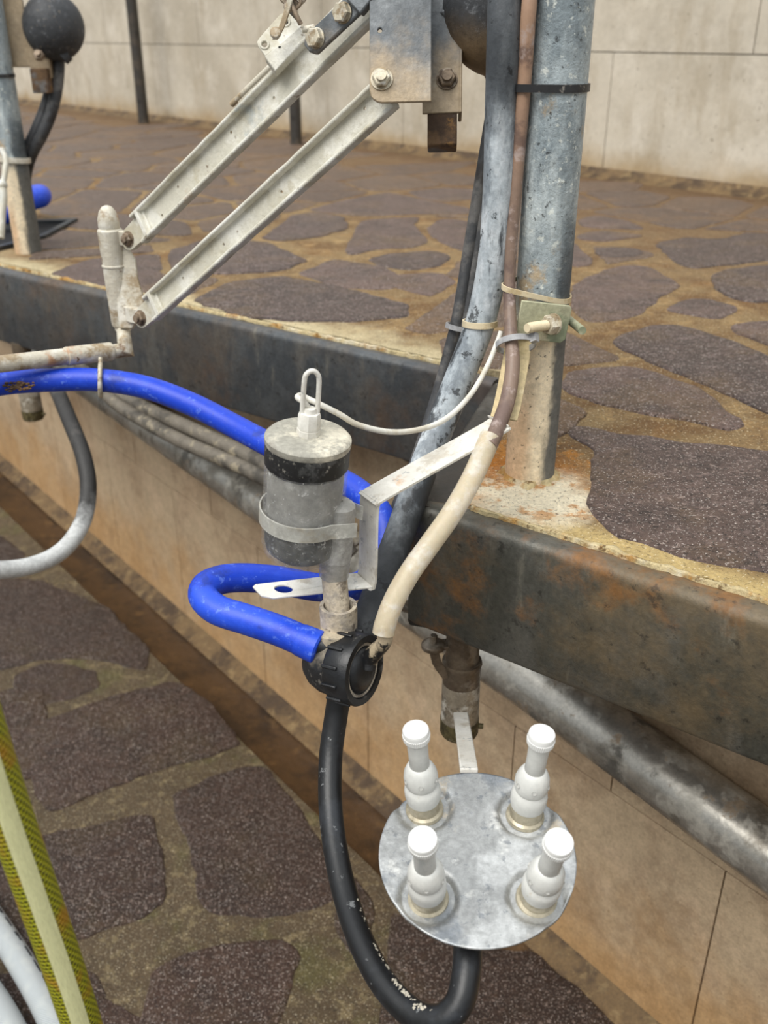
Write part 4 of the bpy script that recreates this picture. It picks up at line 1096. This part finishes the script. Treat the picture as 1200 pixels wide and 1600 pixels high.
# --- flat bracket that carries the canister ----------------------------------------------------
br = thing('bent_bracket', at(565, 905, 1.07), 'bent pale flat metal bracket holding the clear canister beside the near kerb', 'bracket')
ev = V((.019, -.031, 0))
q_ = [at(392, 915, 1.105), at(552, 897, 1.10), at(560, 889, 1.097), at(562, 785, 1.062), at(566, 770, 1.058), at(576, 760, 1.056), at(752, 662, 1.092), at(762, 652, 1.098)]
dl = (q_[0]-q_[1]).normalized(); wv = ev.normalized()
Ls = (q_[0]-q_[1]).length; W2 = ev.length
up2 = dl.cross(wv)
m = MB(); m.plate([(-.004, 0), (Ls-.006, 0), (Ls, .005), (Ls, W2-.008), (Ls-.010, W2), (-.004, W2)], [(Ls-.030, W2*.5, .0098), ((at(529, 930, 1.09)-q_[1]).dot(dl), W2*.5, .0001)], q_[1]-up2*.0012, dl, wv, .0026)
m.build('foot', M['bracket'], br, bevel=.0006)
m = MB(); m.strip(smooth_path(q_[1:], 3), ev, .0028)
m.build('riser', M['bracket'], br, bevel=.0006)
tp = [at(766, 650, 1.100), at(771, 632, 1.108), at(780, 590, 1.124), at(788, 545, 1.138), at(793, 500, 1.14)]
m = MB(); m.strip(smooth_path(tp, 3), V((.030, -.008, -.002)), .003)
m.build('upright', M['tan_bracket'], br, bevel=.0006)

# --- clamp plate on the post --------------------------------------------------------------------
zc = .205
pcx = PB+V((0, 0, zc))
cp = thing('post_clamp', pcx+V((0, 0, -.03)), 'small square clamp plate with long bolt on the steel post', 'clamp')
cr = cdir(.97, -.08, -.12); cu = (V((0, 0, 1))-cr*cr.z).normalized()
cnm = cr.cross(cu)
co_ = at(803, 527, 1.133)
m = MB(); m.plate([(0, 0), (.056, 0), (.061, .005), (.061, .041), (.058, .045), (0, .045)], [(.046, .022, .005)], co_, cr, cu, .004); m.build('plate', M['clamp'], cp, bevel=.001)
nq = at(861, 507, 1.118); bd_ = cdir(-.78, -.22, .60)
m = MB(); m.lathe(nq-bd_*.005, bd_, [(0, .0125), (.002, .0125), (.002, .011)], 24); m.hexnut(nq-bd_*.003, bd_, .0118, .011); m.build('nut', M['bolt'], cp)
m = MB()
pr2 = [(-.008, .006)]
for i in range(17): pr2 += [(i*.0023, .0062), (i*.0023+.0011, .0054)]
pr2 += [(.041, .0050)]
m.lathe(nq, bd_, pr2, 18); m.build('bolt', M['tie_cream'], cp)
m = MB(); u0 = V((cr.x, cr.y, 0)).normalized(); v0 = V((-u0.y, u0.x, 0))
pts = [pcx+u0*.040-v0*.044] + [pcx+u0*(.0365*math.cos(a))+v0*(.0365*math.sin(a)) for a in [i*math.pi/10 for i in range(11)]] + [pcx-u0*.0365-v0*.03]
m.tube(pts, .005, 12, n=3); m.build('u_bolt', M['clamp'], cp)

# --- hoses beside the post ------------------------------------------------------------------------
gp_ = [(800, -420, .90), (793, -180, .955), (790, -50, 1.0), (787, 60, 1.02), (783, 180, 1.06), (779, 300, 1.095), (770, 410, 1.13), (750, 505, 1.16), (718, 590, 1.18), (686, 670, 1.185), (655, 750, 1.18), (626, 830, 1.165), (600, 900, 1.145), (578, 958, 1.12), (558, 1005, 1.10)]
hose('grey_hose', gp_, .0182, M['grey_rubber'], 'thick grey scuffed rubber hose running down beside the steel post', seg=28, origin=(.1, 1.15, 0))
tw1 = [(788, -330, .955), (783, -100, 1.01), (781, 40, 1.055), (776, 130, 1.11), (764, 210, 1.145), (749, 300, 1.172), (732, 400, 1.195), (716, 495, 1.215), (696, 575, 1.235), (672, 655, 1.245), (645, 735, 1.25), (618, 800, 1.25), (600, 870, 1.27), (610, 935, 1.5), (640, 945, 1.78)]
hose('dark_hose', tw1, .0085, M['dark_rubber'], 'left one of the thin dark twin hoses behind the thick grey hose')
tw2 = [(x+(13 if y > 290 else 19 if y < 100 else 10), y+2, d_2+(0 if y > 290 else -.004 if y < 100 else .016)) for x, y, d_2 in tw1[:-2]] + [(622, 940, 1.5), (655, 955, 1.78)]
hose('dark_hose', tw2, .0085, M['dark_rubber'], 'right one of the thin dark twin hoses behind the thick grey hose')
bt = [(842, -420, .875), (838, -180, .94), (832, -50, .985), (826, 20, 1.0), (819, 130, 1.035), (809, 260, 1.075), (799, 380, 1.105), (796, 450, 1.118), (798, 520, 1.115), (801, 570, 1.105), (793, 625, 1.09), (776, 672, 1.07), (764, 697, 1.058)]
hose('brown_tube', bt, [.0084, .0084, .0084, .0082, .0078, .0072, .0068, .0068, .0078, .0084, .0088, .0090, .0090], M['brown_tube'], 'thin brown milk-stained tube running down between grey hose and steel post', 'tube', origin=(.14, 1.1, 0))
sl = [(766, 683, 1.066), (755, 709, 1.058), (735, 752, 1.045), (706, 802, 1.03), (672, 850, 1.02), (640, 895, 1.013), (615, 940, 1.01), (602, 975, 1.011), (599, 990, 1.013)]
m = MB(); P_ = path(sl); m.tube(P_, [.0122, .0120, .0118]+[.0116]*5+[.0118], 24, n=6, caps=True)
tag(m.build('silicone_tube', M['silicone'], sharp=60), 'translucent cream tube sloping from brown tube to black valve nozzle', 'tube')
hose('cord', [(484, 640, .972), (474, 628, .962), (465, 621, .968), (470, 618, .985), (483, 624, .990), (500, 632, .985), (530, 647, .99), (560, 664, 1.0), (610, 675, 1.02), (660, 670, 1.045), (700, 652, 1.07), (735, 617, 1.10), (760, 575, 1.12), (777, 535, 1.125), (783, 518, 1.125)], .0031, M['cord'], 'thin white cord sagging from the canister hook to the hoses', 'cord', seg=12)

# ties
gs = smooth_path(path(gp_), 8)
def near(path_pts, y):
    S = smooth_path(path_pts, 10); best = None
    for i in range(1, len(S)-1):
        d = S[i]-CAM; yy = 800-FPX*d.dot(UP)/d.dot(FW)
        if best is None or abs(yy-y) < best[0]: best = (abs(yy-y), S[i], (S[i+1]-S[i-1]).normalized())
    return best[1], best[2]
q, a = near(path(gp_), 505)
ring_on(q, (a+V((.25, 0, 0))).normalized(), .0190, .0025, .007, M['tie_cream'], 'cable_tie', 'pale ring tie round the thick grey hose', 'cable tie')
q, a = near(path(tw1), 512)
ring_on(q+RT*.005, a, .0165, .0022, .006, M['tie_grey'], 'cable_tie', 'grey ring tie round the thin dark twin hoses', 'cable tie')
q, a = near(path(bt), 538)
ring_on(q+RT*.006+FW*.008, (a+V((.0, 0, 0))).normalized(), .0215, .002, .007, M['tie_grey'], 'cable_tie', 'grey cable tie just below the clamp plate, round the brown tube', 'cable tie', head=cdir(1, 0, .9))
pq = PB+V((0, 0, .468))
def belt(c, axis, pts2, hgt, th, mt, name, label):
    m = MB(); rings = []; n = len(pts2); ax = V(axis).normalized()
    P = [V(p) for p in pts2]; cen = sum(P, V())/n
    for i in range(n):
        dv = (P[i]-cen); dv = (dv-ax*dv.dot(ax)).normalized()
        rings.append(([P[i]-ax*hgt/2, P[i]+dv*th-ax*hgt/2, P[i]+dv*th+ax*hgt/2, P[i]+ax*hgt/2], i))
    m.rings(rings, closed=True); return tag(m.build(name, mt), label, 'cable tie')
tq, _ = near(path(bt), 134)
def hull_belt(z, extra, er, tilt=(0, 0, 0)):
    pts = []; c0 = PB+V((0, 0, z)); e = V(extra); dv = (e-c0); dv.z = 0; L = dv.length; ang = math.atan2(dv.y, dv.x)
    b = math.acos(max(-1, min(1, (.0325-er)/L)))
    for i in range(25):
        t = ang+b+(2*math.pi-2*b)*i/24; pts.append(c0+V((math.cos(t), math.sin(t), 0))*.0327)
    for i in range(9):
        t = ang-b+2*b*i/8; pts.append(V((e.x, e.y, z))+V((math.cos(t), math.sin(t), 0))*er)
    tv = V(tilt)
    return [p+V((0, 0, (p-c0).dot(tv))) for p in pts]
belt(pq, (0, 0, 1), hull_belt(.466, tq, .0085), .008, .002, M['tie_black'], 'cable_tie', 'black cable tie near the top of the steel post and brown tube')
tq2, _ = near(path(bt), 452)
belt(pq, (0, 0, 1), hull_belt(.244, tq2, .008, (-.28, 0.1, 0)), .006, .002, M['tie_cream'], 'cable_tie', 'cream cable tie slanting just above the clamp plate on the steel post')

# --- wash plate -------------------------------------------------------------------------------------
WC = at(745, 1336, .93)
ti = math.radians(11)
wn = V((-.03, -math.sin(ti), math.cos(ti))).normalized()
wu = (RT-wn*RT.dot(wn)).normalized(); wv2 = wn.cross(wu)
wp = thing('wash_plate', WC, 'round metal wash plate with four white nozzles, hung below the near kerb', 'wash plate')
RP = .0950
cups = [((649, 1136), (663, 1262)), ((848, 1142), (821, 1272)), ((660, 1308), (669, 1402)), ((875, 1312), (839, 1402))]
bases = [on_plane(b[0], b[1], WC, wn) for t_, b in cups]
m = MB()
n1, n2 = 60, 160
def plate_z(p):
    z = 0
    for b in bases:
        r = (p-b).length
        if r < .031: z += -.0055*(1-min(1, max(0, (r-.026)/.005)))
    return z
grid = [[WC]]
vs = [[m.bm.verts.new(WC+wn*plate_z(WC))]]
for i in range(1, n1+1):
    rr = RP*i/n1; row = []
    for j in range(n2):
        a = 2*math.pi*j/n2; p = WC+wu*math.cos(a)*rr+wv2*math.sin(a)*rr
        row.append(m.bm.verts.new(p+wn*plate_z(p)))
    vs.append(row)
for j in range(n2): m.face((vs[0][0], vs[1][j], vs[1][(j+1) % n2]))
for i in range(1, n1):
    for j in range(n2): m.face((vs[i][j], vs[i+1][j], vs[i+1][(j+1) % n2], vs[i][(j+1) % n2]))
o = m.build('disc', M['aluminium'], wp, sharp=60)
sm = o.modifiers.new('thickness', 'SOLIDIFY'); sm.thickness = .0025; sm.offset = -1
CL = .118
for (tp_, bp_), b in zip(cups, bases):
    # nozzle leans so that its cap is seen where the photograph has it
    r = ray(*tp_); best = None
    o_ = CAM-b; A_ = r.dot(r); B_ = 2*o_.dot(r); C_ = o_.dot(o_)-CL*CL
    disc = B_*B_-4*A_*C_
    s_ = (-B_ - (math.sqrt(disc) if disc > 0 else 0))/(2*A_)
    tpt = CAM+r*s_
    ax = (tpt-b).normalized()
    b = b - ax*.004
    cup = MB(); cup.lathe(b, ax, [(.018, .0150), (.019, .0168), (.026, .0180), (.033, .0181), (.038, .0172), (.0405, .0155), (.0415, .0150), (.0425, .0156), (.046, .0168), (.052, .0171), (.059, .0162), (.065, .0138), (.069, .0112), (.070, .0085)], 36)
    cu_ = cup.build('wash_nozzle', M['white_plastic'], wp)
    m = MB(); m.lathe(b, ax, [(.0, .0195), (.004, .0190), (.006, .0165), (.016, .0165), (.019, .0158)], 32); m.build('spigot', M['spigot'], cu_)
    m = MB(); m.lathe(b, ax, [(.066, .0085), (.068, .0100), (.085, .0098), (.108, .0104)], 28); m.build('stem', M['white_stem'], cu_)
    m = MB(); m.lathe(b, ax, [(.104, .0100), (.105, .0118), (.112, .0126), (.117, .0128), (.1188, .0122), (.1194, .0105), (.1196, .002)], 36)
    rw = []
    ua, va_ = frame(ax)
    for h_ in (.1062, .1125):
        rw.append(([b+ax*h_+(ua*math.cos(2*math.pi*q/88)+va_*math.sin(2*math.pi*q/88))*(.0121+(h_-.1062)*.09+(.0009 if q % 2 else 0)) for q in range(88)], h_))
    m.rings(rw)
    m.build('cap', M['cap_white'], cu_)
    u2, v2 = frame(ax)
    for i in range(6):
        a = 2*math.pi*i/6+.5; dv = u2*math.cos(a)+v2*math.sin(a)
        m = MB(); q = b+ax*.054+dv*.0166; m.lathe(q, (dv*.95+ax*.3), [(-.001, .0028), (.0006, .0026), (.0006, .0018), (-.0004, .0014), (-.0004, .0002)], 12); m.build('jet_hole', M['jet_grey'], cu_)
# hanger bar to the valve
m = MB(); b0 = at(720, 1116, 1.262); b1 = at(733, 1205, 1.035)
m.bar(b0, b1, RT, .0195, .006); m.build('hanger_bar', M['bracket'], wp, bevel=.0015)
lh = [(532, 1075, 1.09), (525, 1120, 1.095), (517, 1180, 1.09), (516, 1250, 1.07), (523, 1320, 1.04), (540, 1400, 1.0), (566, 1475, .955), (602, 1540, .915), (648, 1585, .885), (690, 1592, .868), (717, 1568, .866), (728, 1525, .875), (731, 1478, .893), (733, 1440, .912), (736, 1405, .930)]
lt = thing('black_hose', at(516, 1250, 1.07), 'black rubber hose hanging from the black valve and curling up under the wash plate', 'hose')
m = MB(); m.tube(path(lh), .0134, 24, n=8); m.build('hose_wall', M['black_rubber'], lt, sharp=60)
m = MB()
for i in range(150):
    S_ = lh; t = random.betavariate(3.2, 2); f_ = 4.3+t*4.7; i0 = int(f_); fr_ = f_-i0
    a_, b_ = at(*S_[i0]), at(*S_[i0+1]); p = a_+(b_-a_)*fr_; d3 = (b_-a_).normalized()
    rt2 = d3.cross(-FW).normalized(); rt2 = rt2 if rt2.dot(RT+UP) > 0 else -rt2
    ang = random.gauss(.55, .14); nn3 = (rt2*math.cos(ang)-FW*math.sin(ang)).normalized()
    m.lathe(p+nn3*.0131, nn3, [(-.0004, .0004), (.0004, random.uniform(.0006, .0017)), (.0006, .0003)], 7)
o = m.build('lime_scuff', M['pale_scuff'], lt); o['kind'] = 'stuff'

# --- foreground hoses -----------------------------------------------------------------------------------
yt = thing('yellow_hose', at(110, 1600, .80), 'yellow-green woven hose with cream stripe hanging at lower left', 'hose')
ym = at(91, 1500, .75); yd_ = V((.045, .03, -1))
ya, yb = ym-yd_*1.3, ym+yd_*.28
yp = [ya+(yb-ya)*(i/18)+RT*(.003*math.sin(i*.9)) for i in range(19)]
ry = .0155
m = MB(); m.tube(yp, ry, 32, n=6); m.build('hose_wall', M['yellow_weave'], yt, sharp=60)
m = MB(); S_ = smooth_path(yp, 6); rings = []; Ls_ = 0
sdv = cdir(.42, 0, 1); 
for i, p in enumerate(S_):
    d3 = (S_[min(i+1, len(S_)-1)]-S_[max(0, i-1)]).normalized(); a0 = (sdv-d3*sdv.dot(d3)).normalized(); b0 = d3.cross(a0)
    if i: Ls_ += (S_[i]-S_[i-1]).length
    row = [p+(a0*math.cos(t)+b0*math.sin(t))*(ry+.0005) for t in [-.42+.84*k/8 for k in range(9)]] + [p+(a0*math.cos(t)+b0*math.sin(t))*(ry-.001) for t in (.42, -.42)]
    rings.append((row, Ls_))
m.rings(rings); m.build('stripe', M['cream_stripe'], yt, sharp=60)

def floor_hose(pts, r, label, marks):
    t = thing('braided_hose', on_z(*pts[2], PITZ), label, 'hose')
    P = [on_z(x, y, PITZ+r+.003) for x, y in pts]
    m = MB(); m.tube(P, r, 28, n=6); m.build('hose_wall', M['white_weave'], t, sharp=60)
    if marks:
        S = smooth_path(P, 10); m = MB()
        for k_ in range(50, 74):
            if k_ % 3 == 2: continue
            p = S[k_]; d3 = (S[k_+1]-S[k_-1]).normalized(); sd_ = d3.cross(V((0, 0, 1))); sd_ = sd_ if sd_.x > 0 else -sd_
            nn3 = (V((0, 0, 1))*.72+sd_*.69).normalized()
            m.box(p+nn3*(r+.0002), d3, nn3.cross(d3), nn3, random.uniform(.008, .02), random.uniform(.004, .008), .0008)
        o = m.build('printed_mark', M['braid_print'], t)
    return t
floor_hose([(-420, 960), (-300, 1040), (-200, 1140), (-120, 1250), (-70, 1350), (-20, 1425), (30, 1500), (75, 1580), (115, 1680), (140, 1800), (150, 2000), (120, 2300)], .026, 'upper white braided hose lying on the pit floor, lower left corner', True)
floor_hose([(-460, 1060), (-330, 1150), (-220, 1270), (-140, 1390), (-90, 1460), (-40, 1520), (5, 1585), (40, 1660), (65, 1760), (70, 1960), (40, 2250)], .026, 'lower white braided hose in the lower left corner', False)

# repeats carry a shared group
for base_, grp in (('cable_tie', 'ties round the hoses and posts'), ('steel_kerb', 'steel kerbs along the stepped platform edge'),
                   ('steel_post', 'steel posts on the platform'), ('wall_pole', 'dark poles by the back wall'),
                   ('rubber_hose', 'dark rubber hoses of the milking stalls'), ('dark_hose', 'thin twin hoses behind the grey hose'),
                   ('braided_hose', 'white braided hoses on the pit floor')):
    for o in COL.objects:
        if o.parent is None and o.name.split('.')[0] == base_: o['group'] = grp
